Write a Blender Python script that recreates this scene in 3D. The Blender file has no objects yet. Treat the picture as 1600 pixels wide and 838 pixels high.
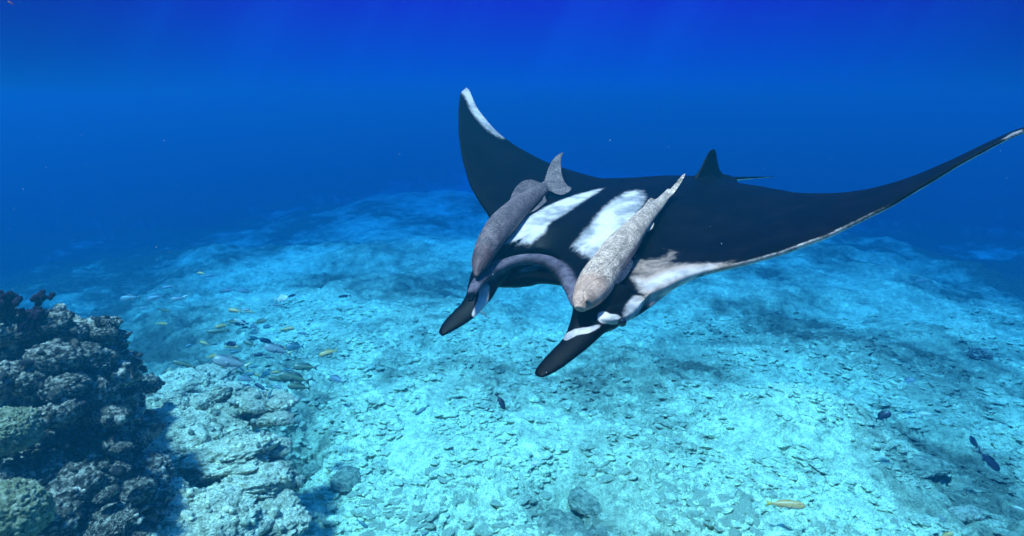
import bpy, bmesh, math, random
import numpy as np
from mathutils import Vector, Matrix

random.seed(7)
rng = np.random.default_rng(7)
S = bpy.context.scene
COL = S.collection

# ------------------------------------------------------------------ camera
CAMZ = 5.5
PITCH = math.radians(14.0)
FPX = 1043.0                       # focal length in photograph pixels (1600 wide)
cam = bpy.data.cameras.new("camera")
cam.sensor_width = 36.0
cam.lens = FPX / 1600.0 * 36.0
cam.clip_start = 0.05
cam.clip_end = 2000.0
camo = bpy.data.objects.new("camera", cam)
COL.objects.link(camo)
camo.location = (0, 0, CAMZ)
camo.rotation_euler = (math.radians(90) - PITCH, 0, 0)
S.camera = camo

# ------------------------------------------------------------------ world
SUN_EL, SUN_AZ = math.radians(71), math.radians(-130)   # azimuth from +Y, clockwise
W = bpy.data.worlds.new("World")
S.world = W
W.use_nodes = True
nt = W.node_tree
nt.nodes.clear()
def N(nt, typ, **kw):
    n = nt.nodes.new(typ)
    for k, v in kw.items():
        setattr(n, k, v)
    return n
def ramp(nt, stops, interp='EASE'):
    r = nt.nodes.new('ShaderNodeValToRGB')
    r.color_ramp.interpolation = interp
    el = r.color_ramp.elements
    while len(el) < len(stops):
        el.new(0.5)
    for e, (p, c) in zip(el, stops):
        e.position = p
        e.color = tuple(c) + (1,) if len(c) == 3 else c
    return r
out = N(nt, 'ShaderNodeOutputWorld')
bg = N(nt, 'ShaderNodeBackground')
tc = N(nt, 'ShaderNodeTexCoord')
sep = N(nt, 'ShaderNodeSeparateXYZ')
nt.links.new(tc.outputs['Generated'], sep.inputs[0])
mr = N(nt, 'ShaderNodeMapRange')
mr.inputs['From Min'].default_value = -0.05
mr.inputs['From Max'].default_value = 0.95
nt.links.new(sep.outputs['Z'], mr.inputs['Value'])
# open water: lit blue low down, deeper blue above, brightening again towards the surface
elev = ramp(nt, [(0.0, (0.001, 0.055, 0.29)), (0.05, (0.001, 0.044, 0.29)), (0.10, (0.002, 0.022, 0.28)),
                 (0.18, (0.005, 0.004, 0.27)), (0.55, (0.006, 0.07, 0.45)), (1.0, (0.05, 0.35, 0.80))], 'LINEAR')
nt.links.new(mr.outputs[0], elev.inputs[0])
# slightly brighter water in the direction ahead
dotn = N(nt, 'ShaderNodeVectorMath', operation='DOT_PRODUCT')
dotn.inputs[1].default_value = (0.04, 1.0, 0.0)
nt.links.new(tc.outputs['Generated'], dotn.inputs[0])
mr2 = N(nt, 'ShaderNodeMapRange', interpolation_type='SMOOTHSTEP')
mr2.inputs['From Min'].default_value = 0.76
mr2.inputs['From Max'].default_value = 1.0
mr2.inputs['To Min'].default_value = 0.60
mr2.inputs['To Max'].default_value = 1.06
nt.links.new(dotn.outputs['Value'], mr2.inputs['Value'])
mul = N(nt, 'ShaderNodeVectorMath', operation='SCALE')
# faint shafts of light slanting down through the open water
at2 = N(nt, 'ShaderNodeMath', operation='ARCTAN2')
nt.links.new(sep.outputs['X'], at2.inputs[0]); nt.links.new(sep.outputs['Y'], at2.inputs[1])
slant = N(nt, 'ShaderNodeMath', operation='MULTIPLY_ADD')
slant.inputs[1].default_value = -0.55
nt.links.new(sep.outputs['Z'], slant.inputs[0]); nt.links.new(at2.outputs[0], slant.inputs[2])
shn = N(nt, 'ShaderNodeTexNoise', noise_dimensions='1D')
shn.inputs['Scale'].default_value = 9.0; shn.inputs['Detail'].default_value = 3.0
nt.links.new(slant.outputs[0], shn.inputs['W'])
shr = N(nt, 'ShaderNodeMapRange', interpolation_type='SMOOTHSTEP')
shr.inputs['From Min'].default_value = 0.42; shr.inputs['From Max'].default_value = 0.72
shr.inputs['To Min'].default_value = 0.0; shr.inputs['To Max'].default_value = 1.0
nt.links.new(shn.outputs[0], shr.inputs['Value'])
shz = N(nt, 'ShaderNodeMapRange', interpolation_type='SMOOTHSTEP')
shz.inputs['From Min'].default_value = -0.05; shz.inputs['From Max'].default_value = 0.10
nt.links.new(sep.outputs['Z'], shz.inputs['Value'])
shm = N(nt, 'ShaderNodeMath', operation='MULTIPLY')
nt.links.new(shr.outputs[0], shm.inputs[0]); nt.links.new(shz.outputs[0], shm.inputs[1])
shc = N(nt, 'ShaderNodeVectorMath', operation='SCALE')
shc.inputs[0].default_value = (0.0, 0.010, 0.028)
nt.links.new(shm.outputs[0], shc.inputs['Scale'])
sha = N(nt, 'ShaderNodeVectorMath', operation='ADD')
nt.links.new(elev.outputs[0], sha.inputs[0]); nt.links.new(shc.outputs[0], sha.inputs[1])
nt.links.new(sha.outputs[0], mul.inputs[0])
nt.links.new(mr2.outputs[0], mul.inputs['Scale'])
sky = N(nt, 'ShaderNodeTexSky', sky_type='NISHITA', sun_disc=False)
sky.sun_elevation = SUN_EL
sky.sun_rotation = SUN_AZ
tint = N(nt, 'ShaderNodeVectorMath', operation='MULTIPLY')
tint.inputs[1].default_value = (0.03, 0.07, 0.10)
nt.links.new(sky.outputs[0], tint.inputs[0])
up = N(nt, 'ShaderNodeMapRange', interpolation_type='SMOOTHSTEP')
up.inputs['From Min'].default_value = 0.62
up.inputs['From Max'].default_value = 0.9
nt.links.new(sep.outputs['Z'], up.inputs['Value'])
sc = N(nt, 'ShaderNodeVectorMath', operation='SCALE')
nt.links.new(tint.outputs[0], sc.inputs[0])
nt.links.new(up.outputs[0], sc.inputs['Scale'])
add = N(nt, 'ShaderNodeVectorMath', operation='ADD')
nt.links.new(mul.outputs[0], add.inputs[0])
nt.links.new(sc.outputs[0], add.inputs[1])
nt.links.new(add.outputs[0], bg.inputs['Color'])
bg.inputs['Strength'].default_value = 1.0
nt.links.new(bg.outputs[0], out.inputs[0])

# ------------------------------------------------------------------ sun
sun = bpy.data.lights.new("sun", 'SUN')
sun.energy = 5.0
sun.angle = math.radians(6.0)
sun.color = (1.0, 0.97, 0.92)
suno = bpy.data.objects.new("sun", sun)
COL.objects.link(suno)
sd = Vector((math.sin(SUN_AZ) * math.cos(SUN_EL), math.cos(SUN_AZ) * math.cos(SUN_EL), math.sin(SUN_EL)))
suno.rotation_euler = sd.to_track_quat('Z', 'Y').to_euler()
suno.location = sd * 30

S.view_settings.view_transform = 'Standard'
S.view_settings.look = 'None'
S.view_settings.exposure = 1.12
S.view_settings.gamma = 1
S.render.engine = 'CYCLES'
S.cycles.use_adaptive_sampling = True
S.cycles.adaptive_threshold = 0.03
S.cycles.use_denoising = True
S.cycles.max_bounces = 6
S.cycles.diffuse_bounces = 3
S.cycles.volume_bounces = 0
S.cycles.sample_clamp_indirect = 4

# ------------------------------------------------------------------ helpers
CR, SR = math.cos(PITCH), math.sin(PITCH)
def c2w(v):
    """right / up / ahead of the camera -> world"""
    v = np.asarray(v, float)
    x, y, z = v[..., 0], v[..., 1], v[..., 2]
    return np.stack([x, z * CR + y * SR, CAMZ + y * CR - z * SR], -1)
def cam_pt(px, py, d):
    return np.array([(px - 800) / FPX * d, (419 - py) / FPX * d, d])
def at(px, py, d):
    """world point seen at (px, py) of the photograph, d metres ahead"""
    return c2w(cam_pt(px, py, d))
def ground_at(px, py, z=0.0):
    a = c2w(cam_pt(px, py, 1.0)) - np.array([0, 0, CAMZ])
    t = (z - CAMZ) / a[2]
    return a[:2] * t

def tag(o, label=None, cat=None, group=None, kind=None):
    if label: o['label'] = label
    if cat: o['category'] = cat
    if group: o['group'] = group
    if kind: o['kind'] = kind
    return o
def empty(name, loc):
    o = bpy.data.objects.new(name, None)
    o.empty_display_size = 0.1
    COL.objects.link(o)
    o.location = Vector(loc)
    return o
def mesh_from(name, verts, faces):
    me = bpy.data.meshes.new(name)
    me.from_pydata([tuple(v) for v in verts] if not isinstance(verts, np.ndarray) else verts.tolist(), [], faces)
    me.update()
    return me
def fast_mesh(name, verts, faces):
    """numpy verts (n,3), faces (m,k)"""
    me = bpy.data.meshes.new(name)
    n, m, k = len(verts), len(faces), faces.shape[1]
    me.vertices.add(n)
    me.vertices.foreach_set('co', verts.astype(np.float32).ravel())
    me.loops.add(m * k)
    me.loops.foreach_set('vertex_index', faces.astype(np.int32).ravel())
    me.polygons.add(m)
    me.polygons.foreach_set('loop_start', np.arange(0, m * k, k, dtype=np.int32))
    me.polygons.foreach_set('use_smooth', np.ones(m, dtype=bool))
    me.update(calc_edges=True)
    return me
def link(name, me, mat, parent=None, smooth=True):
    o = bpy.data.objects.new(name, me)
    COL.objects.link(o)
    if mat and not me.materials:
        me.materials.append(mat)
    if parent: o.parent = parent
    if smooth:
        me.polygons.foreach_set('use_smooth', np.ones(len(me.polygons), dtype=bool))
    return o
def fattr(me, name, arr):
    a = me.attributes.new(name, 'FLOAT', 'POINT')
    a.data.foreach_set('value', np.asarray(arr, np.float32))
def cattr(me, name, arr):
    a = me.attributes.new(name, 'FLOAT_COLOR', 'POINT')
    arr = np.asarray(arr, np.float32)
    if arr.shape[1] == 3:
        arr = np.concatenate([arr, np.ones((len(arr), 1), np.float32)], 1)
    a.data.foreach_set('color', arr.ravel())
def coords(me):
    a = np.empty(len(me.vertices) * 3, np.float32)
    me.vertices.foreach_get('co', a)
    return a.reshape(-1, 3).astype(float)
def normals(me):
    a = np.empty(len(me.vertices) * 3, np.float32)
    me.vertex_normals.foreach_get('vector', a)
    return a.reshape(-1, 3).astype(float)
def sstep(a, b, x):
    t = np.clip((x - a) / (b - a), 0, 1)
    return t * t * (3 - 2 * t)

def h32(*ks):
    h = np.full(np.broadcast(*ks).shape, 2166136261, np.uint64)
    for k in ks:
        h = (h ^ (k.astype(np.int64) & 0xffffffff).astype(np.uint64)) * np.uint64(16777619) & np.uint64(0xffffffff)
        h ^= h >> np.uint64(15)
        h = h * np.uint64(2246822519) & np.uint64(0xffffffff)
        h ^= h >> np.uint64(13)
    return h
def r01(*ks):
    return h32(*ks).astype(float) / 4294967296.0
def perlin2(x, y, seed=0):
    xi, yi = np.floor(x), np.floor(y)
    fx, fy = x - xi, y - yi
    ux, uy = fx**3 * (fx * (fx * 6 - 15) + 10), fy**3 * (fy * (fy * 6 - 15) + 10)
    sd_ = np.full(x.shape, seed)
    def g(i, j):
        a = r01(xi + i, yi + j, sd_) * 2 * np.pi
        return np.cos(a) * (fx - i) + np.sin(a) * (fy - j)
    a = g(0, 0) * (1 - ux) + g(1, 0) * ux
    b = g(0, 1) * (1 - ux) + g(1, 1) * ux
    return (a * (1 - uy) + b * uy) * 1.5
def fbm2(x, y, o=4, seed=0, gain=0.5):
    s, a = 0, 1.0
    for i in range(o):
        s = s + a * perlin2(x, y, seed + i)
        x, y, a = x * 2.03 + 3.1, y * 2.03 - 1.7, a * gain
    return s
def value3(p, seed=0):
    pi = np.floor(p)
    f = p - pi
    f = f * f * (3 - 2 * f)
    sd_ = np.full(len(p), seed)
    s = 0
    for i in (0, 1):
        for j in (0, 1):
            for k in (0, 1):
                w = (f[:, 0] if i else 1 - f[:, 0]) * (f[:, 1] if j else 1 - f[:, 1]) * (f[:, 2] if k else 1 - f[:, 2])
                s = s + w * r01(pi[:, 0] + i, pi[:, 1] + j, pi[:, 2] + k, sd_)
    return s * 2 - 1
def fbm3(p, o=4, seed=0, gain=0.5):
    s, a = 0, 1.0
    for i in range(o):
        s = s + a * value3(p, seed + i)
        p, a = p * 2.07 + 5.3, a * gain
    return s
def worley3(p, seed=0):
    pi = np.floor(p)
    best = np.full(len(p), 9.0)
    sd_ = np.full(len(p), seed)
    for i in (-1, 0, 1):
        for j in (-1, 0, 1):
            for k in (-1, 0, 1):
                c = pi + (i, j, k)
                q = np.stack([r01(c[:, 0], c[:, 1], c[:, 2], sd_ + w) for w in range(3)], 1) + c
                best = np.minimum(best, ((p - q)**2).sum(1))
    return np.sqrt(best)
def worley2(x, y, seed=0):
    """F1, F2, offset to nearest point, cell hash"""
    xi, yi = np.floor(x), np.floor(y)
    F1 = np.full(x.shape, 9.0); F2 = F1.copy()
    dx = np.zeros(x.shape); dy = dx.copy(); hh = dx.copy()
    sd_ = np.full(x.shape, seed)
    for i in (-1, 0, 1):
        for j in (-1, 0, 1):
            cx, cy = xi + i, yi + j
            qx = cx + r01(cx, cy, sd_); qy = cy + r01(cx, cy, sd_ + 1)
            d = np.hypot(x - qx, y - qy)
            m = d < F1
            F2 = np.where(m, F1, np.minimum(F2, d))
            dx = np.where(m, x - qx, dx); dy = np.where(m, y - qy, dy)
            hh = np.where(m, r01(cx, cy, sd_ + 2), hh)
            F1 = np.where(m, d, F1)
    return F1, F2, dx, dy, hh

def in_poly(x, y, poly):
    """signed distance to a polygon, positive inside"""
    P = np.asarray(poly, float)
    Q = np.roll(P, -1, 0)
    dmin = np.full(x.shape, 1e9)
    inside = np.zeros(x.shape, bool)
    for (ax, ay), (bx, by) in zip(P, Q):
        ex, ey = bx - ax, by - ay
        t = np.clip(((x - ax) * ex + (y - ay) * ey) / (ex * ex + ey * ey + 1e-12), 0, 1)
        dmin = np.minimum(dmin, np.hypot(x - ax - t * ex, y - ay - t * ey))
        if abs(ey) > 1e-12:
            c = ((ay > y) != (by > y)) & (x < ex * (y - ay) / ey + ax)
            inside ^= c
    return np.where(inside, dmin, -dmin)

# ------------------------------------------------------------------ materials
def new_mat(name):
    m = bpy.data.materials.new(name)
    m.use_nodes = True
    nt = m.node_tree
    b = nt.nodes['Principled BSDF']
    return m, nt, b
def noise(nt, scale, detail=4, rough=0.55, coord='Object', dist=0.0):
    tc = nt.nodes.new('ShaderNodeTexCoord')
    n = nt.nodes.new('ShaderNodeTexNoise')
    n.inputs['Scale'].default_value = scale
    n.inputs['Detail'].default_value = detail
    n.inputs['Roughness'].default_value = rough
    n.inputs['Distortion'].default_value = dist
    nt.links.new(tc.outputs[coord], n.inputs['Vector'])
    return n
def bump(nt, b, src, strength, dist, prev=None):
    n = nt.nodes.new('ShaderNodeBump')
    n.inputs['Strength'].default_value = strength
    n.inputs['Distance'].default_value = dist
    nt.links.new(src, n.inputs['Height'])
    if prev: nt.links.new(prev.outputs[0], n.inputs['Normal'])
    nt.links.new(n.outputs[0], b.inputs['Normal'])
    return n
def mixc(nt, fac, a, b, mode='MIX'):
    n = nt.nodes.new('ShaderNodeMix')
    n.data_type = 'RGBA'
    n.blend_type = mode
    for sock, v in ((n.inputs[0], fac), (n.inputs[6], a), (n.inputs[7], b)):
        if hasattr(v, 'links'): nt.links.new(v, sock)
        elif isinstance(v, (int, float)): sock.default_value = v
        else: sock.default_value = tuple(v) + (1,)
    return n.outputs[2]
def math_(nt, op, a, b=None):
    n = nt.nodes.new('ShaderNodeMath'); n.operation = op
    for i, v in enumerate((a, b)):
        if v is None: continue
        if hasattr(v, 'links'): nt.links.new(v, n.inputs[i])
        else: n.inputs[i].default_value = v
    return n.outputs[0]
def attr(nt, name):
    n = nt.nodes.new('ShaderNodeAttribute'); n.attribute_name = name
    return n

def seabed_material():
    m, nt, b = new_mat("coral_rubble_floor")
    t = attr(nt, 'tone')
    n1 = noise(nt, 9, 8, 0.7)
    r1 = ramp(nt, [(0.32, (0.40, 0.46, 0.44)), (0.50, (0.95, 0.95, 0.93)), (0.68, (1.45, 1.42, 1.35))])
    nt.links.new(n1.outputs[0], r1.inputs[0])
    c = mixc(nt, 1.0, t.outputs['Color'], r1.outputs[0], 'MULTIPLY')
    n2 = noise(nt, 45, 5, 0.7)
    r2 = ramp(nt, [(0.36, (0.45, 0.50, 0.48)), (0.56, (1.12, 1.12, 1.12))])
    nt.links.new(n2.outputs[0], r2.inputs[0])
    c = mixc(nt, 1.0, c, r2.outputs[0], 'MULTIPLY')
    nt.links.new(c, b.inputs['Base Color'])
    b.inputs['Roughness'].default_value = 0.95
    b.inputs['Specular IOR Level'].default_value = 0.1
    b1 = bump(nt, b, n1.outputs[0], 0.7, 0.06)
    bump(nt, b, n2.outputs[0], 0.8, 0.02, b1)
    return m
MAT_FLOOR = seabed_material()

def rock_material(name, dark, mid, pale, scale=3.0):
    m, nt, b = new_mat(name)
    n1 = noise(nt, scale, 9, 0.68)
    r1 = ramp(nt, [(0.36, dark), (0.48, mid), (0.61, pale)], 'LINEAR')
    nt.links.new(n1.outputs[0], r1.inputs[0])
    n2 = noise(nt, scale * 9, 6, 0.7)
    r2 = ramp(nt, [(0.38, (0.35, 0.40, 0.38)), (0.62, (1.25, 1.2, 1.15))])
    nt.links.new(n2.outputs[0], r2.inputs[0])
    c = mixc(nt, 1.0, r1.outputs[0], r2.outputs[0], 'MULTIPLY')
    nt.links.new(c, b.inputs['Base Color'])
    b.inputs['Roughness'].default_value = 0.9
    b.inputs['Specular IOR Level'].default_value = 0.15
    b1 = bump(nt, b, n1.outputs[0], 0.6, 0.08)
    bump(nt, b, n2.outputs[0], 0.9, 0.02, b1)
    return m
MAT_REEF = rock_material("encrusted_reef_rock", (0.012, 0.016, 0.02), (0.12, 0.10, 0.075), (0.86, 0.72, 0.56), 4.2)
MAT_PALE = rock_material("silted_pale_rock", (0.20, 0.20, 0.13), (0.74, 0.66, 0.44), (0.98, 0.90, 0.64), 2.6)
MAT_GREEN = rock_material("olive_hard_coral", (0.12, 0.13, 0.07), (0.36, 0.34, 0.18), (0.70, 0.64, 0.42), 5.0)
MAT_TEAL0 = rock_material("turf_on_silt", (0.10, 0.12, 0.09), (0.28, 0.30, 0.22), (0.6, 0.58, 0.45), 4.0)
MAT_SOFT = rock_material("dark_purple_soft_coral", (0.010, 0.006, 0.014), (0.03, 0.012, 0.028), (0.07, 0.03, 0.05), 6.0)

# ------------------------------------------------------------------ seabed
def blob(x, y, px, py, sx, sy, z=0.0):
    """soft spot on the ground round the place seen at (px, py); sizes in photo pixels"""
    c = ground_at(px, py, z)
    rx = abs(ground_at(px + sx, py, z)[0] - c[0])
    ry = abs(ground_at(px, py - sy, z)[1] - ground_at(px, py + sy, z)[1]) / 2
    return np.exp(-(((x - c[0]) / rx)**2 + ((y - c[1]) / ry)**2))

RIGHT_DROP = [ground_at(*p) for p in ((1330, 345), (1385, 400), (1425, 462), (1520, 505), (1600, 560), (1900, 640))]
LEFT_DROP = [ground_at(*p) for p in ((60, 545), (215, 508), (330, 455), (400, 385), (470, 345), (560, 300))]
def side_dist(x, y, line, right=True):
    """how far beyond a drop-off edge (x is left/right of the edge at that distance)"""
    L = np.array(line)
    o = np.argsort(L[:, 1])
    ex = np.interp(y, L[o, 1], L[o, 0])
    return (x - ex) if right else (ex - x)

def ground_height(x, y):
    r = np.hypot(x, y)
    wob = fbm2(x * 0.22, y * 0.22, 4, 40) * 3.0
    z = fbm2(x * 0.13, y * 0.13, 3, 11) * 0.4 + fbm2(x * 0.6, y * 0.6, 5, 12, 0.6) * 0.14
    far = sstep(14, 40, r)
    z = z + far * fbm2(x * 0.07, y * 0.07, 4, 19) * 0.7
    z = z - 0.05 * np.maximum(0, r - 20)
    # drop-offs
    d = side_dist(x, y, RIGHT_DROP) + wob
    z = z - 1.3 * sstep(-3, 18, d) * sstep(9, 16, y)
    d = side_dist(x, y, LEFT_DROP, False) + wob
    z = z - 1.3 * sstep(-3, 18, d) * sstep(10, 18, y)
    # reef rising on the left, gully in front of the pale mounds, crevices
    z = z + 2.6 * sstep(-3.0, -5.2, x + wob * 0.3) * sstep(9.5, 6.5, y)
    z = z + 0.75 * blob(x, y, 330, 690, 130, 110)
    z = z - 0.8 * blob(x, y, 470, 700, 45, 60)
    z = z - 0.55 * blob(x, y, 875, 790, 50, 45)
    z = z + 0.35 * blob(x, y, 640, 640, 160, 60)
    z = z + 0.35 * blob(x, y, 1300, 690, 120, 60)
    z = z - 0.4 * blob(x, y, 1480, 720, 110, 100)
    return z

def ground_tone(x, y):
    """albedo of sand, rubble, algae turf, with the far fade into water painted in"""
    t = 0.65 + fbm2(x * 0.30, y * 0.20, 5, 71, 0.6) * 0.30 + fbm2(x * 1.3, y * 1.3, 4, 72, 0.65) * 0.20
    for px, py, sx, sy, a in (
        (620, 670, 190, 90, 0.36), (750, 722, 45, 25, 0.35), (640, 560, 130, 30, 0.10), (480, 545, 60, 22, 0.25),
        (1330, 700, 90, 45, 0.25), (1100, 640, 60, 35, 0.12), (640, 800, 120, 40, 0.22), (1060, 770, 90, 50, 0.10),
        (1200, 560, 160, 40, 0.08), (640, 400, 50, 40, 0.10),(430, 470, 50, 12, 0.15),
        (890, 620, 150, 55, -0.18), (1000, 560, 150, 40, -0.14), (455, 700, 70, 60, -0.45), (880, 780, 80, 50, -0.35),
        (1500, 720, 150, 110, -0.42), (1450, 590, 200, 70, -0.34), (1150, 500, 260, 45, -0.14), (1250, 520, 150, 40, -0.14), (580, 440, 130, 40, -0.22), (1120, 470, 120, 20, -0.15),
        (660, 450, 60, 35, -0.22), (380, 575, 90, 35, -0.36), (240, 540, 110, 35, -0.34), (220, 640, 60, 60, -0.40),
        (1230, 760, 45, 30, -0.15), (1100, 720, 60, 20, -0.10), (700, 590, 60, 16, -0.06), (340, 500, 90, 20, -0.2)):
        t = t + a * blob(x, y, px, py, sx, sy)
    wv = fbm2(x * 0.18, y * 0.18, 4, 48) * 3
    t = t - 0.38 * sstep(-7, 12, side_dist(x, y, RIGHT_DROP) + wv) * sstep(8, 16, y) - 0.42 * sstep(-7, 12, side_dist(x, y, LEFT_DROP, False) + wv) * sstep(9, 17, y)  # floor painted darker past the edges, so it melts into the water haze
    t = t - 0.24 * sstep(12, 38, np.hypot(x, y) + 0.7 * wv)  # darkening with distance: the water's fade put into the floor colour
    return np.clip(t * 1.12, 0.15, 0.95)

def build_seabed():
    az = np.concatenate([np.radians(np.linspace(-180, -46, 70))[:-1], np.radians(np.linspace(-46, 46, 760)),
                         np.radians(np.linspace(46, 180, 70))[1:]])
    rr = np.concatenate([[0.05, 1, 2, 3, 4, 4.8], np.exp(np.linspace(np.log(5.4), np.log(48), 560)),
                         np.exp(np.linspace(np.log(48), np.log(420), 40))[1:]])
    A, R = np.meshgrid(az, rr)
    x, y = R * np.sin(A), R * np.cos(A)
    xs, ys = x.ravel(), y.ravel()
    z = ground_height(xs, ys)
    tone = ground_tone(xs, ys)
    near = sstep(46, 14, np.hypot(xs, ys))
    # broken coral rubble: tilted slabs at two sizes, recessed joints
    w = fbm2(xs * 2.0, ys * 2.0, 2, 5) * 0.25
    cov = sstep(-0.22, 0.18, fbm2(xs * 0.55, ys * 0.55, 4, 33) + 0.12 - 1.0 * (tone - 0.70))
    for sc_, amp, sdv in ((3.6, 0.060, 90), (7.5, 0.046, 91)):
        ang = 0.5
        u_ = (xs * math.cos(ang) + ys * math.sin(ang)) * sc_ + w
        v_ = (-xs * math.sin(ang) + ys * math.cos(ang)) * sc_ * 1.25 - w
        F1, F2, dx, dy, hh = worley2(u_, v_, sdv)
        tilt = (np.cos(hh * 40) * dx + np.sin(hh * 40) * dy)
        e = sstep(0.0, 0.12, F2 - F1)
        z = z + near * (0.12 + 0.88 * cov) * amp * ((hh - 0.3) * e + tilt * 0.9 * e)
        tone = tone * (1 + (0.35 * (hh - 0.5)) * (0.3 + 0.7 * cov) * near)
    z = z + near * fbm2(xs * 6, ys * 6, 3, 55) * 0.018
    verts = np.stack([xs, ys, z], 1)
    nr, na = A.shape
    i = np.arange(nr - 1)[:, None] * na + np.arange(na - 1)[None]
    i = i.ravel()
    faces = np.stack([i, i + 1, i + na + 1, i + na], 1)[:, ::-1]
    me = fast_mesh('seabed', verts, faces)
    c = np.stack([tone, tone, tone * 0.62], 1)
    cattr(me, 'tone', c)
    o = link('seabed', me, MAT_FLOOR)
    tag(o, kind='structure')
    return o
SEABED = build_seabed()
SEABED['label'] = 'pale coral rubble and sand seabed fading into blue water'

def chip(seed, n=9):
    """a broken plate of dead coral: irregular slab with bevelled rim"""
    r = np.random.default_rng(seed)
    a = np.sort(r.uniform(0, 2 * np.pi, n)) * 0.35 + np.linspace(0, 2 * np.pi, n, endpoint=False) * 0.65
    rad = r.uniform(0.65, 1.1, n)
    el = r.uniform(0.55, 0.95)
    x, y = np.cos(a) * rad, np.sin(a) * rad * el
    h = r.uniform(0.08, 0.18)
    V, F = [], []
    for k, (s, z) in enumerate(((0.86, -h), (1.0, 0.0), (0.80, h))):
        for i in range(n):
            V.append((x[i] * s, y[i] * s, z + r.uniform(-0.05, 0.05)))
    V.append((0, 0, h * 1.15)); V.append((0, 0, -h))
    for k in range(2):
        for i in range(n):
            j = (i + 1) % n
            F.append((k * n + i, k * n + j, (k + 1) * n + j)); F.append((k * n + i, (k + 1) * n + j, (k + 1) * n + i))
    for i in range(n):
        j = (i + 1) % n
        F.append((2 * n + i, 2 * n + j, 3 * n)); F.append((j, i, 3 * n + 1))
    return np.array(V), np.array(F)
CHIPS = [chip(100 + k) for k in range(10)]

def rubble():
    # random ground spots, picked in proportion to how they show
    n = 30000
    px = rng.uniform(380, 1700, n); py = 838 + 60 - (rng.uniform(0, 1, n)**0.8) * 420
    P = np.array([ground_at(a, b) for a, b in zip(px, py)])
    x, y = P[:, 0], P[:, 1]
    cl = fbm2(x * 0.9, y * 0.9, 3, 61) + 0.6 * fbm2(x * 0.55, y * 0.55, 4, 33)
    keep = cl > -0.30
    x, y = x[keep], y[keep]
    z = ground_height(x, y)
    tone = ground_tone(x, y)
    size = 0.022 + 0.10 * rng.uniform(0, 1, len(x))**2.3
    dist = np.hypot(x, y)
    order = np.argsort(-size / dist)
    VV, FF, TT, base = [], [], [], 0
    shared = {}
    mats = {}
    for rank, i in enumerate(order):
        k = int(rng.integers(10))
        V, F = CHIPS[k]
        s = size[i]
        rot = Matrix.Rotation(rng.uniform(0, 6.28), 3, 'Z') @ Matrix.Rotation(rng.normal(0, 0.18), 3, 'X') @ Matrix.Rotation(rng.normal(0, 0.18), 3, 'Y')
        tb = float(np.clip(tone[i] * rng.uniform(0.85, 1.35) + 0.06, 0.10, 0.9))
        if rank < 280:
            q = min(4, int(tb * 5.5))
            key = (k, q)
            if key not in shared:
                me = fast_mesh('coral_rubble_piece', V, F)
                t_ = 0.1 + q * 0.17
                cattr(me, 'tone', np.tile((t_, t_, t_ * 0.64), (len(V), 1)))
                me.materials.append(MAT_FLOOR)
                me.polygons.foreach_set('use_smooth', np.zeros(len(me.polygons), dtype=bool))
                shared[key] = me
            o = bpy.data.objects.new('coral_rubble_piece', shared[key])
            COL.objects.link(o)
            o.parent = SEABED
            o.location = (x[i], y[i], z[i] + 0.12 * s + 0.006)
            o.rotation_euler = rot.to_euler()
            o.scale = (s * 1.1, s * 1.1, s * 1.1)
            continue
        R = np.array(rot)
        VV.append((V * s) @ R.T + (x[i], y[i], z[i] + 0.14 * s + 0.006))
        FF.append(F + base); base += len(V)
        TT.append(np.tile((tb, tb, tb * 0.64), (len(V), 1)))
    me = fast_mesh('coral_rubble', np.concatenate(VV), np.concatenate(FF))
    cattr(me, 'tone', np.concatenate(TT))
    o = link('coral_rubble', me, MAT_FLOOR, SEABED, smooth=False)
    me.polygons.foreach_set('use_smooth', np.zeros(len(me.polygons), dtype=bool))
    tag(o, kind='stuff')
rubble()

# ------------------------------------------------------------------ reef rocks
def ico(sub):
    bm = bmesh.new()
    bmesh.ops.create_icosphere(bm, subdivisions=sub, radius=1.0)
    V = np.array([v.co[:] for v in bm.verts])
    F = np.array([[v.index for v in f.verts] for f in bm.faces])
    bm.free()
    return V, F
ICO6, ICO5, ICO4 = ico(6), ico(5), ico(4)
def rock_mesh(name, seed, mat, kind='reef', sub=ICO6):
    V, F = sub
    off = seed * 13.7
    if kind == 'reef':      # knobbly, overgrown, deep pits
        d = 0.30 * fbm3(V * 1.3 + off, 3, seed) + 0.26 * (0.55 - worley3(V * 2.6 + off, seed)) + 0.20 * (0.5 - worley3(V * 6.0 + off, seed + 5)) + 0.09 * fbm3(V * 13 + off, 3, seed + 9, 0.6)
    elif kind == 'head':    # rounded cauliflower colony
        d = 0.12 * fbm3(V * 1.4 + off, 2, seed) + 0.16 * (0.5 - worley3(V * 4.2 + off, seed)) + 0.12 * (0.5 - worley3(V * 9 + off, seed + 3)) + 0.05 * fbm3(V * 18 + off, 2, seed)
    else:                   # smooth silted boulder, ledges
        q = V.copy(); q[:, 2] *= 1.5
        d = 0.28 * fbm3(V * 1.1 + off, 3, seed) + 0.14 * (0.5 - worley3(q * 2.4 + off, seed)) + 0.10 * (0.5 - worley3(q * 6.5 + off, seed + 4)) + 0.06 * fbm3(q * 9 + off, 4, seed + 2, 0.65)
    me = fast_mesh(name, V * (1 + d)[:, None], F)
    me.materials.append(mat)
    return me
def place(me, name, parent, px, py, d, rpx, sx=1.0, sz=0.8, rot=None):
    o = bpy.data.objects.new(name, me)
    COL.objects.link(o)
    o.parent = parent
    o.location = Vector(at(px, py, d)) - Vector(parent.location)
    r = rpx / FPX * d
    o.scale = (r * sx, r * random.uniform(0.85, 1.15), r * sz)
    o.rotation_euler = (random.uniform(-0.3, 0.3), random.uniform(-0.3, 0.3), rot if rot is not None else random.uniform(0, 6.28))
    return o

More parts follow.
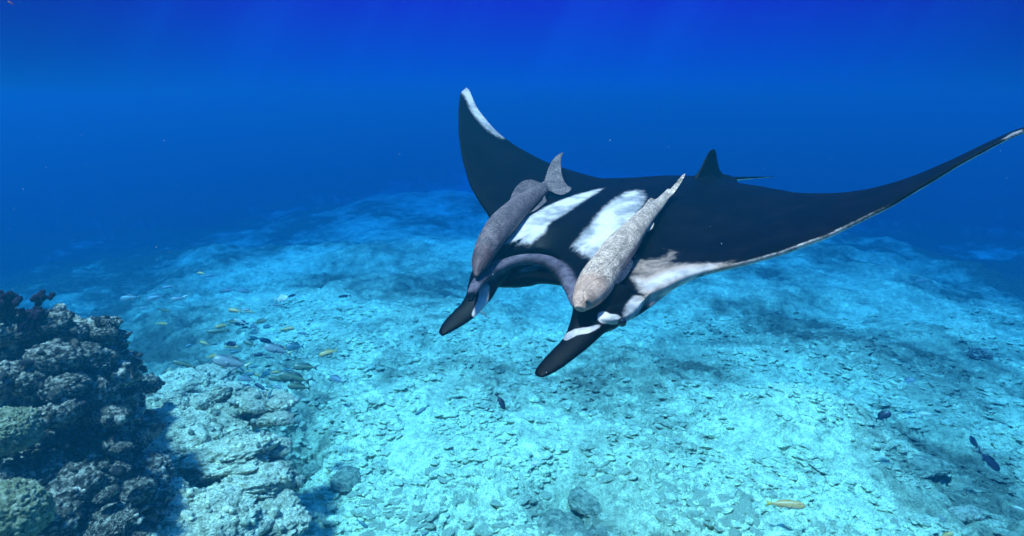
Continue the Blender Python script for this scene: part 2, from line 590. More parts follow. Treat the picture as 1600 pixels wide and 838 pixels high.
REEF = empty('reef_outcrop', at(60, 760, 6.2))
tag(REEF, 'dark knobbly reef outcrop rising along the left side of the seabed', 'reef')
reef_me = [rock_mesh('reef_rock', s, MAT_REEF, 'reef') for s in (1, 2, 3, 4)]
head_me = [rock_mesh('coral_head', s, MAT_REEF, 'head', ICO5) for s in (11, 12, 13)]
for i, (px, py, d, r, sz) in enumerate((
    (-30, 700, 7.4, 180, 0.9), (90, 690, 7.2, 115, 0.9), (20, 850, 6.8, 180, 0.7), (-130, 640, 7.4, 150, 0.9),
    (20, 560, 6.7, 78, 0.75), (95, 560, 6.9, 72, 0.75), (150, 600, 6.9, 66, 0.8), (60, 640, 6.5, 80, 0.8), (150, 680, 6.9, 60, 0.9),
    (0, 690, 6.2, 60, 0.7), (170, 800, 6.4, 75, 0.6), (80, 720, 6.4, 75, 0.55), (60, 840, 5.9, 80, 0.6), (215, 745, 6.8, 50, 0.6))):
    place(reef_me[i % 4], 'reef_rock', REEF, px, py, d, r, 1.0, sz)
_r = np.random.default_rng(3)
for i in range(120):                               # small colonies crowding the ledges
    py = _r.uniform(505, 850); px = _r.uniform(-20, 170 + 0.15 * (py - 500))
    place((head_me + reef_me)[i % 7], 'coral_head', REEF, px, py, 6.9 - (py - 500) / 330 * 1.1 + _r.uniform(-0.25, 0.2), _r.uniform(9, 22), 1.1, 0.6)
for i, (px, py, d, r, sz) in enumerate((
    (35, 510, 6.4, 34, 0.6), (85, 502, 6.5, 30, 0.6), (112, 520, 6.6, 26, 0.6), (128, 556, 6.5, 30, 0.7), (85, 560, 6.2, 36, 0.65), (8, 520, 6.3, 26, 0.7),
    (160, 560, 6.7, 22, 0.7), (45, 590, 6.1, 38, 0.6), (100, 605, 6.1, 34, 0.6), (140, 612, 6.4, 28, 0.7), (95, 645, 6.0, 30, 0.7), (8, 590, 6.0, 30, 0.7),
    (60, 735, 5.9, 40, 0.5), (110, 760, 5.9, 42, 0.6), (150, 755, 6.1, 30, 0.6), (75, 812, 5.6, 45, 0.6), (20, 745, 5.8, 34, 0.7), (180, 715, 6.6, 24, 0.6),
    (205, 770, 6.3, 34, 0.6), (165, 820, 5.8, 40, 0.5), (230, 600, 8.5, 20, 0.7), (175, 650, 6.8, 18, 0.8), (200, 560, 8.0, 16, 0.7), (215, 690, 6.9, 16, 0.9))):
    place(head_me[i % 3], 'coral_head', REEF, px, py, d, r, 1.05, sz)

MOUND = empty('silted_rock_ridge', at(330, 760, 7.4))
tag(MOUND, 'pale silt-covered rock ridge running beside the dark reef outcrop', 'rock')
pale_me = [rock_mesh('boulder', s, MAT_PALE, 'pale') for s in (21, 22, 23)]
for i, (px, py, d, r, sx, sz) in enumerate((
    (330, 660, 9.0, 60, 1.2, 0.42), (280, 690, 8.4, 60, 1.1, 0.40), (350, 720, 8.2, 78, 1.1, 0.42), (400, 760, 7.8, 60, 1.0, 0.5), (240, 800, 6.9, 78, 1.0, 0.5),
    (300, 840, 6.7, 90, 1.2, 0.45), (390, 830, 7.3, 62, 1.0, 0.5), (250, 640, 9.4, 45, 1.2, 0.5), (215, 730, 7.4, 42, 1.0, 0.6), (300, 600, 10.4, 46, 1.3, 0.4),
    (350, 620, 10.2, 36, 1.0, 0.4), (150, 860, 6.2, 80, 1.1, 0.5), (420, 800, 7.5, 40, 1.0, 0.6))):
    place(pale_me[i % 3], 'boulder', MOUND, px, py, d, r, sx, sz)

ph_me = [rock_mesh('coral_lump', s, MAT_PALE, 'head', ICO5) for s in (24, 25, 26)]
for i in range(90):
    px, py = _r.uniform(190, 440), _r.uniform(610, 850)
    if px < 200 + (py - 610) * -0.3: continue
    place(ph_me[i % 3], 'coral_lump', MOUND, px, py, 9.0 - (py - 640) / 200 * 1.9 + _r.uniform(-0.15, 0.1), _r.uniform(10, 24), 1.2, 0.5)

def encrust(root, kinds, mats, n, smin, smax, seed):
    r = np.random.default_rng(seed)
    bpy.context.view_layer.update()
    V0, F0 = ico(2)
    forms = [V0 * (1 + 0.35 * fbm3(V0 * 2 + k * 9, 2, k))[:, None] for k in range(6)]
    kids = [c for c in root.children if c.name.split('.')[0] in kinds]
    out_ = [([], [], 0) for _ in mats]
    area = np.array([max(c.scale)**2 for c in kids]); area /= area.sum()
    for c, a in zip(kids, area):
        m = np.array(c.matrix_world); V = coords(c.data)
        idx = r.integers(0, len(V), int(n * a) + 2)
        P = V[idx] @ m[:3, :3].T + m[:3, 3] 
        for p in P:
            q = int(r.integers(len(mats)))
            vs, fs, b = out_[q]
            s = smin + (smax - smin) * r.uniform()**2.5
            sc_ = s * r.uniform(0.6, 1.3, 3)
            vs.append(forms[int(r.integers(6))] * sc_ + p - np.array(root.location)); fs.append(F0 + b)
            out_[q] = (vs, fs, b + len(V0))
    for (vs, fs, b), mt in zip(out_, mats):
        me = fast_mesh('encrusting_growth', np.concatenate(vs), np.concatenate(fs))
        o = link('encrusting_growth', me, mt, root)
        tag(o, kind='stuff')
encrust(REEF, ('reef_rock', 'coral_head'), [MAT_REEF, MAT_REEF, rock_material("dark_turf", (0.01, 0.012, 0.014), (0.03, 0.03, 0.03), (0.10, 0.09, 0.08), 6)], 5200, 0.012, 0.050, 5)
encrust(MOUND, ('boulder', 'coral_lump'), [MAT_PALE, MAT_TEAL0], 2200, 0.014, 0.06, 6)

def lone(name, me, label, cat, px, py, d, r, sx=1.0, sz=0.8, group=None):
    o = bpy.data.objects.new(name, me)
    COL.objects.link(o)
    o.location = Vector(at(px, py, d))
    rr = r / FPX * d
    o.scale = (rr * sx, rr, rr * sz)
    o.rotation_euler = (0, 0, random.uniform(0, 6.28))
    tag(o, label, cat, group)
    return o
g1 = rock_mesh('coral_colony', 31, MAT_GREEN, 'head', ICO6)
g2 = rock_mesh('coral_colony', 32, MAT_GREEN, 'head', ICO6)
lone('coral_colony', g1, 'rounded olive coral colony at the left edge, halfway down the dark reef', 'coral', 18, 672, 5.7, 42, 1.0, 0.85)
lone('coral_colony', g2, 'large mossy yellow-green coral mound in the bottom left corner', 'coral', 14, 800, 5.1, 56, 1.0, 0.9)

def floor_rock(name, seed, label, px, py, r, sz, mat, sx=1.0, kind='pale'):
    g = ground_at(px, py, 0.1)
    z = ground_height(np.array([g[0]]), np.array([g[1]]))[0]
    o = bpy.data.objects.new(name, rock_mesh(name, seed, mat, kind, ICO5))
    COL.objects.link(o)
    dist = math.hypot(g[0], g[1])
    rr = r / FPX * math.hypot(dist, CAMZ)
    o.location = (g[0], g[1], z + rr * sz * 0.25)
    o.scale = (rr * sx, rr, rr * sz)
    o.rotation_euler = (0, 0, random.uniform(0, 6.28))
    tag(o, label, 'rock')
MAT_TEAL = rock_material("algae_turf_rock", (0.10, 0.15, 0.11), (0.36, 0.40, 0.26), (0.70, 0.68, 0.46), 3.5)
floor_rock('rock', 41, 'round algae-grown rock on pale sand right of the dark gully', 486, 684, 20, 0.5, MAT_TEAL, 1.1, 'head')
floor_rock('rock', 42, 'long tilted dark-edged slab beside the crevice at bottom centre', 862, 775, 34, 0.35, MAT_TEAL, 0.6)
floor_rock('rock', 43, 'squat turf-covered rock right of the bottom centre crevice', 920, 770, 30, 0.28, MAT_TEAL, 1.3, 'head')
floor_rock('rock', 44, 'low rock at the near side of the bottom centre crevice', 880, 822, 40, 0.25, MAT_TEAL, 1.4, 'head')
floor_rock('rock', 45, 'wide low rock with scoured top on the bottom right rubble', 1430, 722, 28, 0.3, MAT_TEAL, 1.5, 'head')
floor_rock('rock', 46, 'pale oval rock on the dark rubble near the bottom right corner', 1512, 788, 16, 0.5, MAT_PALE, 1.4)
floor_rock('rock', 48, 'dark boulder on the slope near the right drop-off', 1535, 548, 13, 0.8, MAT_REEF, 1.1)
floor_rock('rock', 49, 'low dark teal ledge above the pale sand in the left middle', 540, 735, 22, 0.35, MAT_TEAL, 1.5, 'head')

# soft coral branches on top of the reef: tubes along branching lines, lumpy with polyps
def branching(name, base, label, h, seed, n=5):
    r = np.random.default_rng(seed)
    bm = bmesh.new()
    def twig(p, dirv, length, rad, lvl):
        steps = 5
        for s in range(steps):
            p2 = p + dirv * (length / steps)
            c = (p + p2) / 2
            m = bmesh.ops.create_icosphere(bm, subdivisions=2, radius=1.0)['verts']
            sc_ = rad * (1 - 0.08 * s) * r.uniform(0.85, 1.25)
            for v in m:
                v.co = Vector(v.co) * sc_ * (1 + r.uniform(-0.22, 0.22)) + Vector(c)
            p = p2
            dirv = dirv + r.normal(0, 0.18, 3); dirv /= np.linalg.norm(dirv)
        if lvl > 0:
            for k in range(int(r.integers(2, 4))):
                d2 = dirv + r.normal(0, 0.6, 3) * np.array([1, 0.6, 0.6]); d2 /= np.linalg.norm(d2)
                twig(p - dirv * length * r.uniform(0.0, 0.4), d2, length * r.uniform(0.55, 0.8), rad * 0.72, lvl - 1)
        else:
            m = bmesh.ops.create_icosphere(bm, subdivisions=3, radius=1.0)['verts']
            for v in m:
                v.co = Vector(v.co) * rad * 1.5 * (1 + r.uniform(-0.25, 0.25)) + Vector(p)
    for k in range(n):
        d0 = np.array([r.normal(0.1, 0.5), r.normal(0, 0.3), 1.0]); d0 /= np.linalg.norm(d0)
        twig(np.array([r.normal(0, 0.03), r.normal(0, 0.03), -0.05]), d0, h * r.uniform(0.35, 0.5), h * 0.085, 2)
    me = bpy.data.meshes.new(name)
    bm.to_mesh(me); bm.free()
    o = link(name, me, MAT_SOFT)
    o.location = Vector(base)
    tag(o, label, 'coral')
branching('soft_coral', at(14, 492, 6.3), 'dark purple branching soft coral on top of the reef at the left edge', 0.42, 5)
branching('soft_coral', at(44, 486, 6.4), 'tall knobbed dark soft coral branch right of the leftmost one', 0.36, 8, 3)
branching('soft_coral', at(54, 505, 6.3), 'low bushy purple soft coral on the reef brow beside the pale coral heads', 0.22, 9, 5)

# ------------------------------------------------------------------ manta ray
fv = np.array([-.676, -.338, -.657]); fv /= np.linalg.norm(fv)
lv = np.array([.74, -.176, -.648]); lv -= fv * (lv @ fv); lv /= np.linalg.norm(lv)
_a = math.radians(7)
fv, lv = fv * math.cos(_a) + lv * math.sin(_a), lv * math.cos(_a) - fv * math.sin(_a)
uv = np.cross(lv, fv)
if uv[1] < 0: uv = -uv
MC = cam_pt(970, 350, 4.8)                        # middle of the disc
ORIG = c2w(MC)
RX = c2w(-lv) - c2w(np.zeros(3)); RY = c2w(fv) - c2w(np.zeros(3)); RZ = c2w(uv) - c2w(np.zeros(3))
MROT = Matrix((RX, RY, RZ)).transposed()          # columns: its right, nose, up
def wing(s):                                      # height of the raised wings above the body plane, s to its left
    s = np.asarray(s, float)
    return np.where(s > 0, 0.125 * s**2, 0.17 * s**2)
TOPB, BOTB = 0.11, 0.26
def back(s, t):                                   # swelling of the back
    return TOPB * np.exp(-(s / 0.62)**2) * np.clip(1 - ((t + 0.1) / 1.35)**2, 0, 1) + 0.03 * np.exp(-(s / 1.2)**2) * np.clip(1 - (t / 1.2)**2, 0, 1)
def onray(px, py, h=0.0, bk=1.0):
    """(s, t, d): where the line of sight meets the body surface raised by h"""
    r = cam_pt(px, py, 1.0)
    d = np.linspace(2.2, 8.0, 3000)
    P = r[None] * d[:, None] - MC
    s, t = P @ lv, P @ fv
    g = P @ uv - wing(s) - bk * back(s, t) - h
    i = np.where(np.sign(g[1:]) != np.sign(g[:-1]))[0]
    if len(i) == 0:
        j = int(np.argmin(np.abs(g)))
        return s[j], t[j], d[j]
    j = i[0]
    k = g[j] / (g[j] - g[j + 1])
    dd = d[j] + k * (d[j + 1] - d[j])
    q = r * dd - MC
    return q @ lv, q @ fv, dd
def loc(px, py, d):                               # camera point -> manta's own frame (x right, y nose, z up)
    q = cam_pt(px, py, d) - MC
    return np.array([-(q @ lv), q @ fv, q @ uv])

LEAD_L = [(729, 137.5), (719, 145), (716, 170), (716, 208), (721, 245), (733, 288), (745, 310), (764, 338), (768, 365), (752, 400), (740, 425)]
MOUTH = [(748, 431), (762, 418), (780, 407), (800, 399), (820, 395), (840, 393), (860, 397), (875, 407), (887, 420), (896, 440), (902, 470)]
LEAD_R = [(930, 500), (962, 503), (978, 498), (996, 483), (1009, 468), (1019, 460), (1041, 450), (1064, 438), (1084, 430), (1119, 421.5), (1153, 415),
          (1187, 406), (1222, 396), (1256, 383.5), (1291, 371), (1325, 355), (1359, 338), (1394, 321), (1428, 300), (1462, 280), (1497, 258), (1531, 240), (1566, 220.5), (1599, 206), (1625, 198)]
TRAIL_L = [(729, 137.5), (734, 140), (738, 152), (746, 170), (760, 188), (773, 203), (790, 218), (810, 231), (835, 245), (860, 257), (885, 265), (911, 273), (936, 280), (961, 284), (998, 283), (1036, 280), (1060, 277), (1085, 276)]
TRAIL_R = [(1108, 276), (1131, 278), (1153, 287), (1187, 292), (1222, 298.6), (1249, 303), (1291, 303.8), (1325, 302), (1359, 297), (1394, 288), (1428, 277), (1462, 262.5), (1497, 247), (1531, 230), (1566, 213.7), (1586, 204.7), (1599, 201), (1625, 194)]
def st(lst, bk=0.0):
    return np.array([onray(*p, 0.0, bk)[:2] for p in lst])
def resample(P, n):
    L = np.concatenate([[0], np.cumsum(np.linalg.norm(np.diff(P, axis=0), axis=1))])
    q = np.linspace(0, L[-1], n)
    return np.stack([np.interp(q, L, P[:, k]) for k in range(P.shape[1])], 1)
def smooth_line(P, it=2):
    P = P.copy()
    for _ in range(it):
        P[1:-1] = 0.25 * P[:-2] + 0.5 * P[1:-1] + 0.25 * P[2:]
    return P
leadL, mouth, leadR = st(LEAD_L), st(MOUTH), st(LEAD_R)
trailL, trailR = st(TRAIL_L), st(TRAIL_R)

def manta_body():
    V, F = [], []
    def grid(rows, closed=True):
        """rows: list of equally long rings -> skin with end caps"""
        base = len(V)
        n = len(rows[0])
        for r_ in rows: V.extend([tuple(p) for p in r_])
        for i in range(len(rows) - 1):
            for j in range(n):
                k = (j + 1) % n
                F.append((base + i * n + j, base + i * n + k, base + (i + 1) * n + k, base + (i + 1) * n + j))
        F.append(tuple(base + j for j in range(n))[::-1])
        F.append(tuple(base + (len(rows) - 1) * n + j for j in range(n)))
    # disc: chord by chord from right wing tip (image left) to left wing tip
    m_mid = len(mouth) // 2 + 1
    LA = resample(np.concatenate([leadL, mouth[:m_mid]]), 120)
    LB = resample(np.concatenate([mouth[m_mid - 1:], leadR]), 150)
    LE = smooth_line(np.concatenate([LA, LB[1:]]), 3)
    TA = resample(trailL, 120); TB = resample(np.concatenate([trailL[-1:], trailR]), 150)
    TE = smooth_line(np.concatenate([TA, TB[1:]]), 6)
    xs = 0.5 - 0.5 * np.cos(np.linspace(0, np.pi, 26))
    rows = []
    for k in range(len(LE)):
        a, b = LE[k], TE[k]
        ring = []
        for up_ in (1, -1):
            seq = xs if up_ == 1 else xs[::-1][1:-1]
            for x in seq:
                s, t = a + (b - a) * x
                ch = np.linalg.norm(b - a)
                prof = (1 - (1 - x)**3.0)**0.5 * (1 - x)**0.75 if x < 1 else 0
                prof = min(1.0, 1.75 * math.sqrt(max(x, 0)) * (1 - x)**0.9)
                thin = 0.010 + 0.016 * min(1, ch) * prof
                cb = math.exp(-(s / 0.60)**2)
                if up_ == 1:
                    h = thin + float(back(s, t)) * min(1.0, 3 * math.sqrt(x)) * (1 if x < 0.9 else (1 - x) * 10)
                else:
                    h = -(thin + (BOTB * cb + 0.05 * math.exp(-(s / 1.3)**2)) * prof)
                ring.append((-s, t, float(wing(s)) + h))
        rows.append(ring)
    grid(rows)
    # generic tube: centre points, half widths along `side`, half thickness along `nrm`
    def sweep(cen, side, nrm, n=20):
        rows = []
        for c, a, b in zip(cen, side, nrm):
            rows.append([c + a * math.cos(q) + b * math.sin(q) for q in np.linspace(0, 2 * np.pi, n, endpoint=False)])
        grid(rows)
    # upper lip: a rounded roll along the edge of the mouth
    LIP = [(733, 470), (736, 455), (745, 440), (757, 429), (775, 418), (795, 409), (815, 404.5), (835, 404), (855, 408), (872, 419), (885, 434), (893, 455), (898, 480)]
    WID = [0.012, 0.022, 0.028, 0.030, 0.032, 0.033, 0.035, 0.038, 0.040, 0.038, 0.030, 0.024, 0.014]
    pts = []
    for (px, py) in LIP:
        s, t, d = onray(px, py, -0.015, 0.3)
        pts.append(loc(px, py + 1.5, d) + np.array([0, -0.012, 0]))
    P = smooth_line(resample(np.array(pts), 50), 3)
    wd = np.interp(np.linspace(0, 1, 50), np.linspace(0, 1, len(WID)), WID)
    T = np.gradient(P, axis=0); T /= np.linalg.norm(T, axis=1)[:, None]
    Zv = np.tile((0, 0, 1.0), (50, 1)); Sd = np.cross(T, Zv); Sd /= np.linalg.norm(Sd, axis=1)[:, None]
    sweep(P, Zv * wd[:, None], Sd * (wd * 1.5)[:, None])
    lip_line = P
    # lower jaw and floor of the mouth: slab set back under the lip
    JAW = [(752, 447), (775, 446), (800, 446.5), (820, 444.5), (837, 440), (855, 441), (875, 444), (893, 452), (915, 470)]
    rows = []
    for px, py in JAW:
        s, t, d = onray(px, py, -0.17, 0.0)
        p = loc(px, py, d)
        bk_ = np.array([0, -1.0, 0])
        rows.append([p + (0, 0, 0), p + bk_ * 0.10 + (0, 0, 0.015), p + bk_ * 0.9 + (0, 0, 0.06), p + bk_ * 0.9 + (0, 0, -0.06), p + bk_ * 0.2 + (0, 0, -0.06), p + bk_ * 0.04 + (0, 0, -0.035)])
    grid(rows)
    # cephalic fins: paddles, traced edge to edge
    def paddle(L, R, dep, thick):
        n = 26
        A = np.array([loc(p[0], p[1], d) for p, d in zip(L, dep)]); B = np.array([loc(p[0], p[1], d - 0.03) for p, d in zip(R, dep)])
        q = np.linspace(0, 1, n); k = np.linspace(0, 1, len(L))
        A = np.stack([np.interp(q, k, A[:, i]) for i in range(3)], 1); B = np.stack([np.interp(q, k, B[:, i]) for i in range(3)], 1)
        A, B = smooth_line(A, 2), smooth_line(B, 2)
        C_ = (A + B) / 2; Sd_ = (B - A) / 2
        T_ = np.gradient(C_, axis=0)
        Nn = np.cross(T_, Sd_); Nn /= np.linalg.norm(Nn, axis=1)[:, None]
        th = np.interp(q, np.linspace(0, 1, len(thick)), thick)
        sweep(C_, Sd_, Nn * th[:, None], 28)
    paddle([(742, 412), (736, 428), (731, 445), (729, 462), (719, 477), (704, 490), (693, 503), (685.5, 514), (685.5, 522)],
           [(800, 425), (786, 436), (778, 449), (771, 463), (758, 479), (742, 497), (722, 510), (705, 519.5), (692, 525.5)],
           [4.32, 4.26, 4.20, 4.15, 4.10, 4.06, 4.02, 3.99, 3.97], [0.08, 0.07, 0.05, 0.034, 0.025, 0.019, 0.016, 0.014, 0.010])
    paddle([(900, 448), (896, 470), (894, 490), (889, 510), (880, 531), (862, 547), (847, 563), (837, 575), (833, 583), (836, 588)],
           [(1004, 466), (990, 487), (972, 505), (951, 512), (930, 534), (911, 550.5), (890, 567), (873, 579), (860, 586), (848, 590)],
           [3.56, 3.50, 3.43, 3.36, 3.30, 3.25, 3.21, 3.18, 3.16, 3.15], [0.09, 0.10, 0.09, 0.05, 0.030, 0.022, 0.018, 0.015, 0.013, 0.010])
    # eye bulge on the side of the head
    def ball(c, r3, n=14):
        rows = []
        for i in range(1, n):
            ph = math.pi * i / n
            rows.append([np.array(c) + np.array([r3[0] * math.sin(ph) * math.cos(q), r3[1] * math.sin(ph) * math.sin(q), r3[2] * math.cos(ph)]) for q in np.linspace(0, 2 * np.pi, 16, endpoint=False)])
        grid(rows)
    ball(loc(958, 497, 3.36), (0.05, 0.085, 0.05))
    # dorsal fin
    fr = [(1082, 281), (1092, 268), (1099, 254), (1105.5, 240), (1110, 234.5), (1113.5, 232.8)]
    re = [(1140, 281), (1129, 272), (1123.5, 264), (1120.5, 250), (1119, 238), (1116, 233.2)]
    dd = onray(1108, 280, 0.0, 0.3)[2] - 0.12
    rows_c, rows_s, rows_n = [], [], []
    for k in range(len(fr)):
        A = loc(*fr[k], dd - 0.10 + 0.02 * k); B = loc(*re[k], dd + 0.14 - 0.02 * k)
        rows_c.append((A + B) / 2); rows_s.append((B - A) / 2)
        T_ = np.array([0, 0, 1.0]); nn = np.cross(T_, B - A); nn /= np.linalg.norm(nn)
        rows_n.append(nn * [0.055, 0.032, 0.022, 0.015, 0.011, 0.007][k])
    sweep(rows_c, rows_s, rows_n, 18)
    # hump under the fin and the whip tail
    ball((rows_c[0] + np.array([0, 0.0, -0.05])), (0.20, 0.30, 0.06))
    tail = [loc(1118, 281, dd + 0.1), loc(1139, 280.2, dd + 0.28), loc(1160, 279, dd + 0.45), loc(1185, 277.6, dd + 0.65), loc(1212, 276.4, dd + 0.85)]
    tail = resample(np.array(tail), 24)
    w = np.linspace(0.026, 0.0075, 24)
    sweep(list(tail), [np.array([0, 0, 1.0]) * a for a in w], [np.array([-0.8, -0.5, 0]) * a for a in w], 10)
    me = mesh_from('body', V, F)
    bm = bmesh.new(); bm.from_mesh(me)
    bmesh.ops.recalc_face_normals(bm, faces=bm.faces)
    bm.to_mesh(me); bm.free()
    return me, lip_line, dd

def remesh(me, voxel, smooth=4, name=None):
    o = bpy.data.objects.new('tmp', me)
    COL.objects.link(o)
    m = o.modifiers.new('r', 'REMESH'); m.mode = 'VOXEL'; m.voxel_size = voxel; m.adaptivity = 0
    s = o.modifiers.new('s', 'SMOOTH'); s.factor = 0.5; s.iterations = smooth
    dg = bpy.context.evaluated_depsgraph_get()
    me2 = bpy.data.meshes.new_from_object(o.evaluated_get(dg))
    me2.name = name or me.name
    bpy.data.objects.remove(o)
    bpy.data.meshes.remove(me)
    return me2

def skin_material():
    m, nt, b = new_mat("manta_skin")
    w = attr(nt, 'white'); l_ = attr(nt, 'lip'); br = attr(nt, 'brown')
    n1 = noise(nt, 26, 6, 0.65)
    n2 = noise(nt, 130, 4, 0.7)
    e = math_(nt, 'ADD', w.outputs['Fac'], math_(nt, 'MULTIPLY', math_(nt, 'SUBTRACT', n1.outputs[0], 0.5), 0.55))
    e = math_(nt, 'ADD', e, math_(nt, 'MULTIPLY', math_(nt, 'SUBTRACT', n2.outputs[0], 0.5), 0.35))
    mr = N(nt, 'ShaderNodeMapRange', interpolation_type='SMOOTHSTEP')
    mr.inputs['From Min'].default_value = 0.28; mr.inputs['From Max'].default_value = 0.72
    nt.links.new(e, mr.inputs['Value'])
    nlow = noise(nt, 5, 4, 0.6)
    rl = ramp(nt, [(0.35, (0.20, 0.18, 0.185)), (0.62, (0.54, 0.44, 0.415))])
    nt.links.new(nlow.outputs[0], rl.inputs[0])
    rb = ramp(nt, [(0.42, (0.0006, 0.0004, 0.0008)), (0.80, (0.0035, 0.0023, 0.0030))])
    nt.links.new(nlow.outputs[0], rb.inputs[0])
    whitec = mixc(nt, br.outputs['Fac'], rl.outputs[0], (0.30, 0.17, 0.12))
    c = mixc(nt, mr.outputs[0], rb.outputs[0], whitec)
    nl = noise(nt, 18, 5, 0.7)
    rlp = ramp(nt, [(0.35, (0.045, 0.034, 0.045)), (0.65, (0.13, 0.10, 0.125))])
    nt.links.new(nl.outputs[0], rlp.inputs[0])
    c = mixc(nt, l_.outputs['Fac'], c, rlp.outputs[0])
    # small pale scars
    vo = nt.nodes.new('ShaderNodeTexVoronoi'); vo.inputs['Scale'].default_value = 6
    tc = nt.nodes.new('ShaderNodeTexCoord'); nt.links.new(tc.outputs['Object'], vo.inputs['Vector'])
    sp = math_(nt, 'LESS_THAN', math_(nt, 'ADD', vo.outputs['Distance'], math_(nt, 'MULTIPLY', n2.outputs[0], 0.11)), 0.075)
    c = mixc(nt, math_(nt, 'MULTIPLY', sp, 0.22), c, (0.35, 0.32, 0.34))
    nt.links.new(c, b.inputs['Base Color'])
    b.inputs['Roughness'].default_value = 0.5
    b.inputs['Specular IOR Level'].default_value = 0.06
    b1 = bump(nt, b, n1.outputs[0], 0.12, 0.02)
    bump(nt, b, n2.outputs[0], 0.15, 0.004, b1)
    return m

def eye_material():
    m, nt, b = new_mat("dark_eye")
    b.inputs['Base Color'].default_value = (0.004, 0.004, 0.006, 1)
    b.inputs['Roughness'].default_value = 0.12
    return m
MAT_EYE = eye_material()

def build_manta():
    me, lip_line, ddors = manta_body()
    me = remesh(me, 0.0085, 5, 'body')
    V = coords(me); Nn = normals(me)
    s, t, h = -V[:, 0], V[:, 1], V[:, 2]
    rel = h - wing(s)
    n = len(V)
    def poly(pts, h=0.0, bk=1.0):
        P = [onray(p[0], p[1], h, bk)[:2] for p in pts]
        return in_poly(s, t, P)
    def soft(sd_, w):
        return sstep(-w, w, sd_)
    top = sstep(-0.35, 0.15, Nn[:, 2])
    white = np.zeros(n)
    # shoulder patches
    a = poly([(786, 383), (797, 362), (812, 344), (840, 330), (868, 316), (896, 305), (926, 296), (950, 292), (928, 306), (906, 320), (883, 335), (862, 347), (850, 360), (830, 370), (810, 375)], 0.02)
    white = np.maximum(white, soft(a, 0.06) * (0.55 + 0.38 * sstep(-0.6, 0.35, t)))
    ramp_t = sstep(-0.55, 0.25, t)
    a = poly([(893, 377), (911, 362), (924, 350), (938, 331), (956, 313), (973, 300), (991, 295), (1010, 297), (1012, 310), (1000, 330), (985, 360), (960, 392), (930, 408), (911, 393)], 0.02)
    white = np.maximum(white, soft(a, 0.10) * (0.52 + 0.42 * ramp_t))
    # pale shoulder blaze behind the eye along the leading edge
    a = poly([(978, 425), (988, 402), (1008, 412), (1030, 410), (1044, 398), (1066, 400), (1058, 416), (1084, 415), (1118, 414), (1150, 408), (1160, 418), (1119, 426), (1070, 445), (1020, 470), (1004, 474), (996, 461), (986, 444)], 0.0, 0.6)
    bl = soft(a, 0.08)
    white = np.maximum(white, bl)
    e2 = poly([(985, 440), (1000, 462), (1020, 462), (1064, 440), (1119, 423), (1119, 415), (1080, 422), (1040, 430), (1010, 445)], 0.0, 0.6)
    brown = bl * (1 - soft(e2 - 0.03, 0.05)) * 0.75
    inner = soft(e2, 0.05)
    white = np.where(bl > 0.02, np.maximum(np.where(white > bl, white, 0), bl * (0.52 + 0.48 * inner)), white)
    # outer side of the head
    vax = loc(850, 450, 4.0) - loc(850, 450, 3.0)      # skin patches wrap round the fins along this axis
    vax /= np.linalg.norm(vax)
    def tube(pts, rad, w):
        best = np.full(n, 9.0)
        P = np.array([loc(*p) for p in pts])
        for A, B in zip(P[:-1], P[1:]):
            e = B - A
            q = np.clip(((V - A) @ e) / (e @ e), 0, 1)
            D = V - A - q[:, None] * e
            along = D @ vax
            best = np.minimum(best, np.sqrt(np.maximum((D * D).sum(1) - 0.93 * along**2, 0)))
        return sstep(rad + w, rad - w, best)
    white = np.maximum(white, tube([(999, 470, 3.36), (987, 484, 3.36), (979, 495, 3.34)], 0.035, 0.028) * 0.95)
    white = np.maximum(white, tube([(945, 496, 3.26), (959, 499, 3.24)], 0.034, 0.014))
    white = np.maximum(white, tube([(884, 527, 3.28), (900, 519, 3.27), (920, 516, 3.26), (938, 510, 3.25)], 0.016, 0.007))
    white = np.maximum(white, tube([(757, 450, 4.13), (755, 470, 4.10), (746, 490, 4.06)], 0.031, 0.014))
    white = np.maximum(white, tube([(727, 472, 4.12), (729, 485, 4.08), (727, 499, 4.05), (723, 509, 4.02)], 0.007, 0.006) * 0.9)
    tubes3d = white.copy()
    # pale trailing edge at the far wing tip
    a = poly([(724, 136), (736, 136), (742, 152), (750, 170), (764, 188), (777, 203), (798, 220), (790, 228), (770, 214), (752, 196), (738, 178), (730, 158), (722, 146)], 0.0, 0)
    white = np.maximum(white, soft(a, 0.09) * sstep(-1.35, -1.75, s) )
    # thin pale line on the near tip
    a = poly([(1563, 222), (1580, 215), (1600, 207), (1600, 204), (1580, 211)], 0.0, 0)
    white = np.maximum(white, soft(a, 0.02) * 0.6)
    white = white * np.maximum(top, (np.abs(s) < 1.0) * (t > 0.9))
    # thin pale line along the leading edge of the near wing
    ed = np.full(n, 9.0)
    for A, B in zip(leadR[4:-5], leadR[5:-4]):
        e = B - A; q = np.clip(((s - A[0]) * e[0] + (t - A[1]) * e[1]) / (e @ e), 0, 1)
        ed = np.minimum(ed, np.hypot(s - A[0] - q * e[0], t - A[1] - q * e[1]))
    white = np.maximum(white, sstep(0.020, 0.004, ed) * 0.50 * sstep(1.95, 1.5, s))
    # white belly, dark round the mouth
    belly = sstep(0.1, -0.5, Nn[:, 2]) * np.clip(sstep(0.8, 0.3, t) + (np.abs(s) > 0.95), 0, 1)
    white = np.maximum(white, belly * 0.9)
    # lip
    best = np.full(n, 9.0)
    near = (np.abs(s) < 0.9) & (t > 0.5)
    d = np.full(int(near.sum()), 9.0); Q = V[near]
    for A, B in zip(lip_line[4:-1], lip_line[5:]):
        e = B - A
        q = np.clip(((Q - A) @ e) / (e @ e), 0, 1)
        d = np.minimum(d, np.linalg.norm(Q - A - q[:, None] * e, axis=1))
    best[near] = d
    lip = sstep(0.066, 0.030, best) * sstep(0.62, 0.42, np.abs(s - 0.02))
